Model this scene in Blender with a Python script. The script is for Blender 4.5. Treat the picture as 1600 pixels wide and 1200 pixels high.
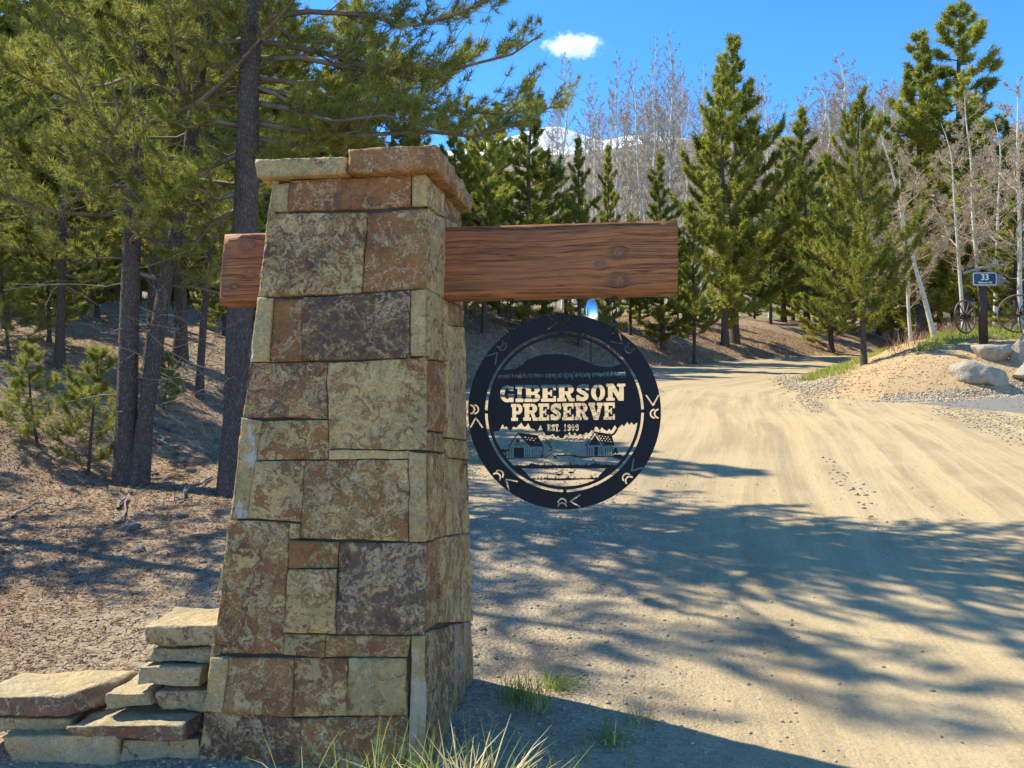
import bpy, bmesh, math, random
import numpy as np
from mathutils import Vector, Matrix

for o in list(bpy.data.objects): bpy.data.objects.remove(o)
scene = bpy.context.scene
COL = scene.collection
R = math.radians

# ------------------------------------------------------------------ camera
F, HY, EYE = 1350.0, 650.0, 1.55
PITCH = math.atan((HY - 600) / F)
cam = bpy.data.cameras.new('camera')
cam.lens = F / 1600 * 36; cam.sensor_width = 36; cam.clip_end = 9000; cam.clip_start = 0.05
camo = bpy.data.objects.new('camera', cam); COL.objects.link(camo)
camo.location = (0, 0, EYE); camo.rotation_euler = (R(90) + PITCH, 0, 0)
scene.camera = camo

# ------------------------------------------------------------------ sky and sun
SUN_EL, SUN_AZ = R(49), math.atan2(-0.90, 0.436)       # azimuth from +Y towards +X
S = Vector((math.sin(SUN_AZ) * math.cos(SUN_EL), math.cos(SUN_AZ) * math.cos(SUN_EL), math.sin(SUN_EL)))
world = bpy.data.worlds.new('World'); scene.world = world; world.use_nodes = True
wn = world.node_tree.nodes; wl = world.node_tree.links
bg = wn['Background']; sky = wn.new('ShaderNodeTexSky'); sky.sky_type = 'NISHITA'
sky.sun_disc = False; sky.sun_elevation = SUN_EL; sky.sun_rotation = SUN_AZ
sky.altitude = 2600; sky.air_density = 1.0; sky.dust_density = 0.1; sky.ozone_density = 3.4
hs = wn.new('ShaderNodeHueSaturation'); hs.inputs['Saturation'].default_value = 1.26
wl.new(sky.outputs[0], hs.inputs['Color']); wl.new(hs.outputs[0], bg.inputs[0]); bg.inputs[1].default_value = 0.14
sun = bpy.data.lights.new('sun', 'SUN'); sun.energy = 3.5; sun.angle = R(0.5); sun.color = (1.0, 0.92, 0.72)
suno = bpy.data.objects.new('sun', sun); COL.objects.link(suno)
suno.rotation_euler = S.to_track_quat('Z', 'Y').to_euler(); suno.location = (-20, 10, 30)
scene.view_settings.view_transform = 'Standard'; scene.view_settings.look = 'None'
scene.view_settings.exposure = 1.35; scene.view_settings.gamma = 1.0
scene.view_settings.use_curve_mapping = False
scene.render.engine = 'CYCLES'
scene.cycles.max_bounces = 7; scene.cycles.diffuse_bounces = 6; scene.cycles.transparent_max_bounces = 8
scene.cycles.volume_bounces = 2

# ------------------------------------------------------------------ helpers
def tag(o, label=None, cat=None, group=None, kind=None):
    if label: o['label'] = label
    if cat: o['category'] = cat
    if group: o['group'] = group
    if kind: o['kind'] = kind
    return o

def empty(name, loc=(0, 0, 0), rz=0.0):
    o = bpy.data.objects.new(name, None); COL.objects.link(o)
    o.location = loc; o.rotation_euler = (0, 0, rz); o.empty_display_size = 0.2
    return o

def link(name, me, mat=None, parent=None):
    o = bpy.data.objects.new(name, me); COL.objects.link(o)
    if mat is not None and not me.materials: me.materials.append(mat)
    if parent is not None: o.parent = parent
    return o

def mesh_np(name, verts, faces_flat, nper, smooth=False, col=None, attrs=None):
    """verts (n,3); faces_flat int array; nper = verts per face (3 or 4)"""
    me = bpy.data.meshes.new(name)
    verts = np.asarray(verts, dtype=np.float32); ff = np.asarray(faces_flat, dtype=np.int32).ravel()
    nf = len(ff) // nper
    me.vertices.add(len(verts)); me.vertices.foreach_set('co', verts.ravel())
    me.loops.add(len(ff)); me.loops.foreach_set('vertex_index', ff)
    me.polygons.add(nf)
    me.polygons.foreach_set('loop_start', np.arange(0, nf * nper, nper, dtype=np.int32))
    me.polygons.foreach_set('loop_total', np.full(nf, nper, dtype=np.int32))
    if smooth: me.polygons.foreach_set('use_smooth', np.ones(nf, dtype=bool))
    if col is not None:
        a = me.attributes.new('col', 'FLOAT', 'POINT'); a.data.foreach_set('value', np.asarray(col, dtype=np.float32))
    if attrs:
        for k, v in attrs.items():
            a = me.attributes.new(k, 'FLOAT', 'POINT'); a.data.foreach_set('value', np.asarray(v, dtype=np.float32))
    me.update(calc_edges=True); me.validate()
    return me

def mesh_py(name, verts, faces, smooth=False):
    me = bpy.data.meshes.new(name); me.from_pydata([tuple(v) for v in verts], [], faces)
    if smooth:
        me.polygons.foreach_set('use_smooth', np.ones(len(me.polygons), dtype=bool))
    me.update(); return me

def ray(px, py):
    v = (600 - py) / F; c, s = math.cos(PITCH), math.sin(PITCH)
    return np.array([(px - 800) / F, c - s * v, s + c * v])

def at(px, py, depth):
    r = ray(px, py); return np.array([0, 0, EYE]) + r * (depth / r[1])

def plane_hit(px, py, p0, n):
    r = ray(px, py); c = np.array([0, 0, EYE]); t = np.dot(np.array(p0) - c, n) / np.dot(r, n)
    return c + r * t

def hsh(ix, iy, iz, seed):
    h = (ix.astype(np.int64) * 374761393 + iy.astype(np.int64) * 668265263 + iz.astype(np.int64) * 2147483647 + seed * 1274126177) & 0xffffffff
    h = ((h ^ (h >> 13)) * 1274126177) & 0xffffffff
    h = ((h ^ (h >> 16)) * 2246822519) & 0xffffffff
    return ((h ^ (h >> 15)) & 0xffffff) / float(0xffffff) * 2 - 1

def vnoise(p, seed=0):
    p = np.asarray(p, float); i = np.floor(p).astype(np.int64); f = p - i; u = f * f * (3 - 2 * f)
    r = 0
    for dx in (0, 1):
        wx = u[..., 0] if dx else 1 - u[..., 0]
        for dy in (0, 1):
            wy = u[..., 1] if dy else 1 - u[..., 1]
            for dz in (0, 1):
                wz = u[..., 2] if dz else 1 - u[..., 2]
                r = r + wx * wy * wz * hsh(i[..., 0] + dx, i[..., 1] + dy, i[..., 2] + dz, seed)
    return r

def fbm(p, octv=3, seed=0):
    p = np.asarray(p, float); r = 0; a = 1; t = 0
    for k in range(octv):
        r = r + a * vnoise(p * 2 ** k + 17.3 * k, seed + k); t += a; a *= 0.5
    return r / t

# ------------------------------------------------------------------ node helpers
class NT:
    def __init__(s, name):
        s.m = bpy.data.materials.new(name); s.m.use_nodes = True; s.t = s.m.node_tree
        s.b = s.t.nodes['Principled BSDF']; s.out = s.t.nodes['Material Output']
    def n(s, typ, props=None, **inp):
        nd = s.t.nodes.new('ShaderNode' + typ)
        for k, v in (props or {}).items(): setattr(nd, k, v)
        for k, v in inp.items():
            key = int(k[1:]) if k[0] == 'i' and k[1:].isdigit() else k.replace('_', ' ')
            s.put(nd.inputs[key], v)
        return nd
    def put(s, sock, v):
        if hasattr(v, 'outputs'): v = v.outputs[0]
        if isinstance(v, bpy.types.NodeSocket): s.t.links.new(v, sock)
        else:
            if isinstance(v, tuple) and len(v) == 3 and sock.type == 'RGBA': v = v + (1,)
            sock.default_value = v
    def math(s, op, a, b=0.0, c=None, clamp=False):
        nd = s.t.nodes.new('ShaderNodeMath'); nd.operation = op; nd.use_clamp = clamp
        s.put(nd.inputs[0], a); s.put(nd.inputs[1], b)
        if c is not None: s.put(nd.inputs[2], c)
        return nd.outputs[0]
    def ss(s, v, lo, hi):
        nd = s.t.nodes.new('ShaderNodeMapRange'); nd.interpolation_type = 'SMOOTHSTEP'
        s.put(nd.inputs[0], v); s.put(nd.inputs[1], lo); s.put(nd.inputs[2], hi)
        return nd.outputs[0]
    def mix(s, f, a, b, mode='MIX'):
        nd = s.t.nodes.new('ShaderNodeMix'); nd.data_type = 'RGBA'; nd.blend_type = mode
        s.put(nd.inputs[0], f); s.put(nd.inputs[6], a); s.put(nd.inputs[7], b)
        return nd.outputs[2]
    def noise(s, vec, scale, detail=4, rough=0.55, dist=0.0, out=0):
        nd = s.n('TexNoise', None, Scale=scale, Detail=detail, Roughness=rough, Distortion=dist)
        if vec is not None: s.put(nd.inputs['Vector'], vec)
        return nd.outputs[out]
    def obj(s): return s.n('TexCoord').outputs['Object']
    def attr(s, name): return s.n('Attribute', {'attribute_name': name}).outputs['Fac']
    def scl(s, vec, sc, loc=(0, 0, 0)):
        nd = s.n('Mapping'); s.put(nd.inputs[0], vec)
        nd.inputs['Scale'].default_value = sc
        if isinstance(loc, tuple): nd.inputs['Location'].default_value = loc
        else: s.put(nd.inputs['Location'], loc)
        return nd.outputs[0]
    def bump(s, h, strength=0.5, dist=0.02, normal=None):
        nd = s.n('Bump'); s.put(nd.inputs['Strength'], strength); s.put(nd.inputs['Distance'], dist); s.put(nd.inputs['Height'], h)
        if normal is not None: s.put(nd.inputs['Normal'], normal)
        return nd.outputs[0]
    def set(s, **kw):
        for k, v in kw.items(): s.put(s.b.inputs[k.replace('_', ' ')], v)
        return s.m

MAT = {}
def sandstone(name, base, base2, rust, dark, spec=0.25, tops=False):
    t = NT(name); v = t.obj(); oi = t.n('ObjectInfo'); sep = t.n('SeparateColor'); t.put(sep.inputs[0], oi.outputs['Color'])
    off = t.n('CombineXYZ'); sd = t.math('MULTIPLY', sep.outputs[2], 37.0)
    for i in range(3): t.put(off.inputs[i], sd)
    vs_ = t.n('VectorMath', {'operation': 'SCALE'}); t.put(vs_.inputs[0], v); t.put(vs_.inputs['Scale'], t.math('MULTIPLY_ADD', oi.outputs['Random'], .95, .55))
    vv = t.scl(vs_.outputs[0], (1, 1, 1), off.outputs[0])
    soft = t.math('MULTIPLY_ADD', sep.outputs[2], .04, .012)
    warp = t.noise(vv, 5.5, 5, 0.6, 0, 1)
    wv = t.n('VectorMath', {'operation': 'MULTIPLY_ADD'}); t.put(wv.inputs[0], warp); wv.inputs[1].default_value = (.42, .42, .42); t.put(wv.inputs[2], vv)
    n1 = t.noise(wv, 9.5, 8, 0.66, 1.2)
    n2 = t.noise(t.scl(wv.outputs[0], (1, 1, 1), (5.1, 3.2, 8.8)), 8.0, 8, 0.68, 1.4)
    n3 = t.noise(t.scl(vv, (1, 1, 1), (9.1, 1.2, 4.8)), 4.0, 5, 0.6, 0.8)
    c = t.mix(t.ss(n3, .35, .66), base, base2)
    fine = t.noise(vv, 70, 6, 0.7)
    c = t.mix(t.math('MULTIPLY', t.ss(fine, .35, .7), .45), c, (.14, .12, .085))
    # contour rings of iron stain
    ring = t.math('PINGPONG', t.math('MULTIPLY', n1, 9.0), 0.5)
    thr = t.math('SUBTRACT', .72, t.math('MULTIPLY_ADD', sep.outputs[0], .34, .035))
    m1 = t.ss(n1, t.math('SUBTRACT', thr, soft), t.math('ADD', thr, t.math('ADD', soft, .03)))
    rc = t.mix(t.ss(n3, .4, .62), rust, (rust[0] * .62, rust[1] * .5, rust[2] * .62))
    rc = t.mix(t.math('MULTIPLY', t.ss(ring, .1, .4), .4), rc, (rust[0] * 1.7, rust[1] * 1.7, rust[2] * 1.2))
    if tops:
        gn = t.n('SeparateXYZ'); t.put(gn.inputs[0], t.n('NewGeometry').outputs['Normal']); m1 = t.math('MULTIPLY', m1, t.ss(gn.outputs[2], .75, .35))
    c = t.mix(t.math('MULTIPLY', m1, .9), c, rc)
    thr2 = t.math('SUBTRACT', .74, t.math('MULTIPLY_ADD', sep.outputs[1], .30, .05))
    m2 = t.ss(n2, t.math('SUBTRACT', thr2, soft), t.math('ADD', thr2, t.math('ADD', soft, .03)))
    sp = t.ss(t.noise(vv, 38, 4, .7), .34, .52)
    c = t.mix(t.math('MULTIPLY', t.math('MULTIPLY', m2, sp), .88), c, dark)
    vein = t.math('ABSOLUTE', t.math('SUBTRACT', t.noise(wv, 4.2, 6, .6, .5), .5)); c = t.mix(t.math('MULTIPLY', t.ss(vein, .022, .004), .45), c, (.72, .58, .34))
    # pale calcite rind on a few stones (object alpha below one)
    pale = t.math('MULTIPLY', t.math('SUBTRACT', 1.0, oi.outputs['Alpha'], clamp=True), t.ss(t.noise(t.scl(vv, (1.0, 1.0, .45)), 7, 4, .55), .50, .54))
    c = t.mix(pale, c, (.54, .49, .40))
    # each stone a little lighter or darker
    rnd = t.n('MapRange'); t.put(rnd.inputs[0], oi.outputs['Random']); rnd.inputs[3].default_value = .78; rnd.inputs[4].default_value = 1.15
    hsv = t.n('HueSaturation'); t.put(hsv.inputs['Value'], rnd.outputs[0]); t.put(hsv.inputs['Color'], c)
    b1 = t.noise(vv, 22, 7, .68, .4)
    h = t.math('ADD', t.math('MULTIPLY', b1, 1.0), t.math('MULTIPLY', fine, .35))
    h = t.math('ADD', h, t.math('MULTIPLY', m1, .25))
    h = t.math('ADD', h, t.math('MULTIPLY', t.math('PINGPONG', t.math('MULTIPLY', n3, 7.0), .5), .45))
    return t.set(Base_Color=hsv.outputs[0], Roughness=t.math('MULTIPLY_ADD', fine, .25, .62), Normal=t.bump(h, .9, .022), **{'Specular IOR Level': spec})

MAT['stone'] = sandstone('pillar_sandstone', (.64, .435, .172), (.46, .335, .150), (.29, .128, .050), (.125, .078, .062))
MAT['flag'] = sandstone('flagstone', (.60, .43, .21), (.45, .37, .22), (.23, .12, .085), (.16, .13, .11), tops=True)
MAT['pale'] = sandstone('pale_stone', (.60, .61, .58), (.52, .53, .52), (.48, .42, .34), (.38, .37, .36))

def simple(name, col, rough=.7, bumpscale=None, bstr=.3, bdist=.01, var=.25, vscale=6, metal=0):
    t = NT(name); v = t.obj(); nz = t.noise(v, vscale, 5, .6)
    c = t.mix(t.ss(nz, .3, .7), tuple(x * (1 - var) for x in col), tuple(min(1, x * (1 + var)) for x in col))
    kw = dict(Base_Color=c, Roughness=rough, Metallic=metal)
    if bumpscale: kw['Normal'] = t.bump(t.noise(v, bumpscale, 6, .65), bstr, bdist)
    return t.set(**kw)

MAT['mortar'] = simple('dark_mortar', (.06, .052, .042), .95, 60, .6, .01)

def wood(name, c1, c2, knots, axis_scale=(0.9, 9, 13)):
    """grain along object X"""
    t = NT(name); v = t.obj(); sep = t.n('SeparateXYZ'); t.put(sep.inputs[0], v)
    bend = 0.0
    kn = None; halo = None
    for (kx, kz, kr) in knots:
        dx = t.math('DIVIDE', t.math('SUBTRACT', sep.outputs[0], kx), kr * 1.25); dz = t.math('DIVIDE', t.math('SUBTRACT', sep.outputs[2], kz), kr)
        d2 = t.math('ADD', t.math('MULTIPLY', dx, dx), t.math('MULTIPLY', dz, dz))
        g = t.math('DIVIDE', 1.0, t.math('ADD', 1.0, d2))
        bend = t.math('ADD', bend, t.math('MULTIPLY', t.math('MULTIPLY', g, dz), kr * 1.5))
        r = t.math('SQRT', d2); k1 = t.ss(r, 1.0, .8); h1 = t.ss(r, 2.6, .9)
        kn = k1 if kn is None else t.math('MAXIMUM', kn, k1); halo = h1 if halo is None else t.math('MAXIMUM', halo, h1)
    zz = t.math('SUBTRACT', sep.outputs[2], bend) if knots else sep.outputs[2]
    wob = t.noise(t.scl(v, (1.3, 3, 3)), 1.6, 3, .5)
    zz = t.math('ADD', zz, t.math('MULTIPLY', wob, .035))
    cv = t.n('CombineXYZ'); t.put(cv.inputs[0], t.math('MULTIPLY', sep.outputs[0], .55)); t.put(cv.inputs[1], sep.outputs[1]); t.put(cv.inputs[2], t.math('MULTIPLY', zz, 11.0))
    g1 = t.noise(cv.outputs[0], 3.2, 7, .68, .2)
    cv2 = t.n('CombineXYZ'); t.put(cv2.inputs[0], t.math('MULTIPLY', sep.outputs[0], 2.0)); t.put(cv2.inputs[1], sep.outputs[1]); t.put(cv2.inputs[2], t.math('MULTIPLY', zz, 90.0))
    g2 = t.noise(cv2.outputs[0], 1.6, 5, .7)
    c = t.mix(t.ss(g1, .33, .68), c1, c2)
    c = t.mix(t.math('MULTIPLY', t.ss(g2, .50, .66), .7), c, tuple(x * .28 for x in c1))
    blot = t.noise(t.scl(v, (1, 2, 3.2)), 2.6, 4, .6)
    c = t.mix(t.math('MULTIPLY', t.ss(blot, .5, .72), .55), c, (.095, .048, .028))
    cv3 = t.n('CombineXYZ'); t.put(cv3.inputs[0], t.math('MULTIPLY', sep.outputs[0], .45)); t.put(cv3.inputs[1], sep.outputs[1]); t.put(cv3.inputs[2], t.math('MULTIPLY', zz, 26.0))
    ckn = t.noise(cv3.outputs[0], 1.0, 6, .62, .1); ck_ = t.ss(t.math('ABSOLUTE', t.math('SUBTRACT', ckn, .5)), .016, .003); c = t.mix(t.math('MULTIPLY', ck_, .8), c, (.035, .018, .012)); g2 = t.math('SUBTRACT', g2, t.math('MULTIPLY', ck_, .8))
    h = t.math('ADD', g2, t.math('MULTIPLY', g1, .6))
    if knots:
        c = t.mix(t.math('MULTIPLY', halo, t.math('MULTIPLY_ADD', g1, .5, .25)), c, (.055, .04, .036))
        ck = t.mix(t.ss(t.noise(v, 90, 3), .35, .6), (.34, .165, .075), (.17, .07, .034))
        c = t.mix(t.math('MULTIPLY', kn, .8), c, ck)
    return t.set(Base_Color=c, Roughness=.6, Normal=t.bump(h, .45, .006), **{'Specular IOR Level': .3})

_t = NT('black_powder_coat'); MAT['metal'] = _t.set(Base_Color=_t.mix(_t.noise(_t.obj(), 9, 4), (.004, .007, .013), (.006, .010, .018)), Roughness=_t.math('MULTIPLY_ADD', _t.noise(_t.obj(), 14, 5), .25, .42), **{'Specular IOR Level': .22})
MAT['iron'] = simple('dark_iron', (.03, .028, .026), .55, 80, .3, .002, .2, metal=.6)
MAT['post'] = simple('dark_timber', (.075, .042, .028), .8, 40, .5, .004, .3, 10)
MAT['wheelwood'] = simple('old_wheel_timber', (.16, .12, .09), .85, 60, .5, .004, .3, 14)
MAT['greywood'] = simple('grey_weathered_wood', (.30, .25, .20), .85, 60, .5, .004, .3, 14)
MAT['rustwood'] = simple('hub_timber', (.10, .045, .03), .85, 50, .5, .004, .3, 14)
MAT['signblue'] = simple('navy_sign_face', (.012, .045, .10), .4, None, var=.08)
MAT['white'] = simple('white_vinyl', (.80, .80, .78), .5, None, var=.03)
MAT['mirror'] = NT('mirror_glass').set(Base_Color=(.9, .9, .9), Metallic=1.0, Roughness=.03)
MAT['mirrorframe'] = simple('mirror_rim', (.30, .29, .27), .6)

def boulder_mat(name, c1, c2, c3):
    t = NT(name); v = t.obj(); n1 = t.noise(v, 2.4, 8, .65, .6); n2 = t.noise(v, 14, 7, .7)
    c = t.mix(t.ss(n1, .38, .62), c1, c2); c = t.mix(t.math('MULTIPLY', t.ss(n2, .52, .68), .6), c, c3)
    return t.set(Base_Color=c, Roughness=.85, Normal=t.bump(t.math('ADD', n1, t.math('MULTIPLY', n2, .6)), 1.0, .09))
MAT['boulder'] = boulder_mat('granite_boulder', (.44, .375, .285), (.32, .28, .225), (.13, .11, .088))
MAT['cobble'] = boulder_mat('river_cobble', (.40, .37, .32), (.32, .30, .27), (.20, .18, .16))
MAT['pebble'] = simple('pebbles', (.43, .345, .225), .8, var=.4, vscale=17)
MAT['gravel'] = simple('loose_gravel', (.34, .275, .20), .85, var=.55, vscale=60)

def bark(name, c1, c2, sc=1.0):
    t = NT(name); v = t.obj(); st = t.scl(v, (14 * sc, 14 * sc, 5.0 * sc))
    vo = t.n('TexVoronoi', {'feature': 'DISTANCE_TO_EDGE'}, Scale=1.6); t.put(vo.inputs['Vector'], t.math_vec(st, 1.0) if False else st)
    n1 = t.noise(t.scl(v, (8 * sc, 8 * sc, 3 * sc)), 1.5, 7, .7, .4); n2 = t.noise(v, 40, 5, .7)
    crack = t.ss(vo.outputs['Distance'], .02, .22)
    c = t.mix(t.ss(n1, .35, .65), c1, c2); c = t.mix(t.math('MULTIPLY', t.math('SUBTRACT', 1.0, crack), .38), c, tuple(x * .45 for x in c1))
    return t.set(Base_Color=c, Roughness=.92, Normal=t.bump(t.math('ADD', crack, t.math('ADD', n1, t.math('MULTIPLY', n2, .4))), .9, .025), **{'Specular IOR Level': .15})
MAT['bark'] = bark('pine_bark', (.13, .10, .085), (.20, .16, .135), 2.0)
MAT['twig'] = simple('pine_twig', (.17, .13, .10), .9, var=.35)
MAT['deadtwig'] = simple('dead_twig', (.20, .17, .145), .9, var=.35)

def aspen_bark():
    t = NT('aspen_bark'); v = t.obj(); n1 = t.noise(t.scl(v, (5, 5, 22)), 1.2, 5, .65); n2 = t.noise(t.scl(v, (6, 6, 3)), 1.3, 6, .7)
    sep = t.n('SeparateXYZ'); t.put(sep.inputs[0], v)
    c = t.mix(t.ss(n2, .3, .7), (.62, .58, .50), (.52, .49, .40)); c = t.mix(t.math('MULTIPLY', t.ss(n1, .60, .66), .85), c, (.07, .06, .05))
    return t.set(Base_Color=c, Roughness=.75, Normal=t.bump(n1, .3, .01))
MAT['aspen'] = aspen_bark()
MAT['aspentwig'] = simple('aspen_twig', (.46, .355, .24), .85, var=.2)
MAT['aspenfar'] = simple('far_aspen_twig', (.40, .32, .245), .85, var=.2)

def leafy(name, lo, hi, tip, trans=.35, rough=.55):
    t = NT(name); a = t.attr('col'); oi = t.n('ObjectInfo')
    c = t.mix(t.ss(a, 0.0, .7), lo, hi); c = t.mix(t.ss(a, .78, .98), c, tip)
    rnd = t.n('MapRange'); t.put(rnd.inputs[0], oi.outputs['Random']); rnd.inputs[3].default_value = .8; rnd.inputs[4].default_value = 1.2
    hsv = t.n('HueSaturation'); t.put(hsv.inputs['Value'], rnd.outputs[0]); t.put(hsv.inputs['Color'], c)
    t.set(Base_Color=hsv.outputs[0], Roughness=rough, **{'Specular IOR Level': .25})
    tr = t.n('BsdfTranslucent'); t.put(tr.inputs[0], hsv.outputs[0])
    mx = t.n('MixShader'); mx.inputs[0].default_value = trans
    t.put(mx.inputs[1], t.b.outputs[0]); t.put(mx.inputs[2], tr.outputs[0]); t.put(t.out.inputs[0], mx.outputs[0])
    return t.m
MAT['needle'] = leafy('pine_needles', (.15, .18, .038), (.36, .365, .070), (.54, .49, .11), .5)
MAT['needlefar'] = leafy('pine_foliage', (.16, .185, .034), (.36, .36, .062), (.52, .47, .10), .5)
MAT['grass'] = leafy('green_grass', (.16, .22, .035), (.34, .39, .07), (.60, .50, .20), .4)
MAT['drygrass'] = leafy('dry_grass', (.50, .37, .17), (.72, .57, .31), (.80, .70, .48), .3)
MAT['litter'] = leafy('needle_litter', (.19, .10, .056), (.37, .235, .14), (.56, .45, .30), .1, .9)

# ------------------------------------------------------------------ terrain
SL = 0.1111
TOE = np.array([(-6.6, -60), (-6.4, 3), (-5.6, 8), (-4.5, 12), (-3.1, 17), (-1.9, 22), (-.4, 27), (2.6, 31.5), (6.1, 36), (11, 42), (17, 48), (26, 55), (45, 66), (120, 100), (300, 170)], float)
MND = np.array([(9.1, 21.2), (11, 21.8), (14.4, 23.6), (20, 25.5), (45, 31), (120, 50), (300, 100), (300, 160), (120, 92), (45, 61), (24, 50), (14.6, 37), (10.2, 30), (8.6, 26), (8.3, 23)], float)

def seg_dist(P, A, B):
    d = B - A; t = np.clip(((P - A) @ d) / (d @ d), 0, 1); return np.linalg.norm(P - (A + t[:, None] * d), axis=1)

def d_toe(P):
    """signed distance to the toe of the left bank, positive on the bank"""
    D = np.full(len(P), 1e9)
    for i in range(len(TOE) - 1): D = np.minimum(D, seg_dist(P, TOE[i], TOE[i + 1]))
    xl = np.interp(P[:, 1], TOE[:, 1], TOE[:, 0]); return np.where(P[:, 0] < xl, D, -D)

def d_poly(P, Q):
    D = np.full(len(P), 1e9); ins = np.zeros(len(P), bool); n = len(Q)
    for i in range(n):
        A, B = Q[i], Q[(i + 1) % n]; D = np.minimum(D, seg_dist(P, A, B))
        c = ((A[1] > P[:, 1]) != (B[1] > P[:, 1])); xs = (B[0] - A[0]) * (P[:, 1] - A[1]) / (B[1] - A[1] + 1e-12) + A[0]
        ins ^= c & (P[:, 0] < xs)
    return np.where(ins, D, -D)

def sstep(x, a, b):
    t = np.clip((x - a) / (b - a), 0, 1); return t * t * (3 - 2 * t)

def terr(P, micro=True):
    P = np.atleast_2d(np.asarray(P, float)); x, y = P[:, 0], P[:, 1]
    yy = np.where(y < 52, y, 52 + 12 * (1 - np.exp(-(np.maximum(y, 52) - 52) / 12)))
    z = SL * (np.maximum(yy, -12) - 3.9)
    dl = d_toe(P); dm = d_poly(P, MND)
    P3 = np.stack([x, y, np.zeros_like(x)], 1)
    s = np.maximum(dl, 0); bank = 2.5 * (1 - np.exp(-s * s / (s + 1.2) * .40 / 2.5 * 1.4)) + .02 * np.minimum(s, 60)
    nb = sstep(dl, .3, 3)
    bank = bank + nb * (fbm(P3 * .45, 3, 5) * .22)
    s = np.maximum(dm, 0); mound = 1.75 * (1 - np.exp(-s * .42)) * (.30 + .70 * sstep(x - .12 * (y - 24), 8.5, 15.5))
    mound = mound + sstep(dm, .2, 1.5) * fbm(P3 * .9, 3, 9) * .10
    hill = 47 * sstep(y + .12 * x, 66, 190) + sstep(y, 75, 150) * (fbm(P3 * .022, 3, 3) * 5)
    rise = .02 * np.maximum(y - 190, 0)
    z = z + bank + mound + hill + rise
    z = z + fbm(P3 * .25, 2, 21) * .05 * sstep(np.hypot(x + .8, y - 4.4), 1.2, 4)
    if micro:
        g = 1 - sstep(y, 18, 40)
        rough = np.where(dl > -2.5, 1.25, .45)
        z = z + g * rough * (fbm(P3 * 3.1, 3, 31) * .022 + fbm(P3 * 11, 2, 41) * .009)
    return z

def gz(x, y): return float(terr([(x, y)])[0])

def ground_px(px, py, dmin=3.0, dmax=240):
    ds = np.exp(np.linspace(math.log(dmin), math.log(dmax), 1600)); r = ray(px, py); c = np.array([0, 0, EYE])
    pts = c + r[None] * (ds / r[1])[:, None]
    below = pts[:, 2] < terr(pts[:, :2], False); i = int(np.argmax(below))
    if not below[i]: i = len(ds) - 1
    p = pts[i].copy(); p[2] = gz(p[0], p[1]); return p

def at_depth(px, depth):
    p = at(px, 600, depth); return np.array([p[0], depth, gz(p[0], depth)])

def grow(a, b, s0, k):
    o = [a]; s = s0
    while o[-1] < b: o.append(o[-1] + s); s *= k
    return o
xp = list(np.arange(0, 9, .085)) + grow(9, 260, .10, 1.035)
xs = np.array(sorted(set([-v for v in xp[1:]] + xp)))
ys = np.array([-v for v in grow(.5, 45, .6, 1.12)][::-1] + list(np.arange(0, 3, .25)) + list(np.arange(3, 14, .07)) + grow(14, 330, .075, 1.021))
GX, GY = np.meshgrid(xs, ys); PP = np.stack([GX.ravel(), GY.ravel()], 1)
ZZ = terr(PP); DL = d_toe(PP); DM = d_poly(PP, MND)
DRV = np.array([(9.6, 20.9), (11, 21.4), (14.4, 23.2), (20, 25.1), (45, 30.6), (45, 20), (20, 17.6), (14, 17.4), (11.2, 18.4)], float)
DD = d_poly(PP, DRV)
nx, ny = len(xs), len(ys)
idx = np.arange(nx * ny).reshape(ny, nx)
quads = np.stack([idx[:-1, :-1], idx[:-1, 1:], idx[1:, 1:], idx[1:, :-1]], -1).reshape(-1, 4)
fc = quads.mean(1).astype(int)
qdl = DL[quads].mean(1); qdm = DM[quads].mean(1); qdd = DD[quads].mean(1); qx = GX.ravel()[quads].mean(1); qy = GY.ravel()[quads].mean(1)
V3 = np.stack([PP[:, 0], PP[:, 1], ZZ], 1)

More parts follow.
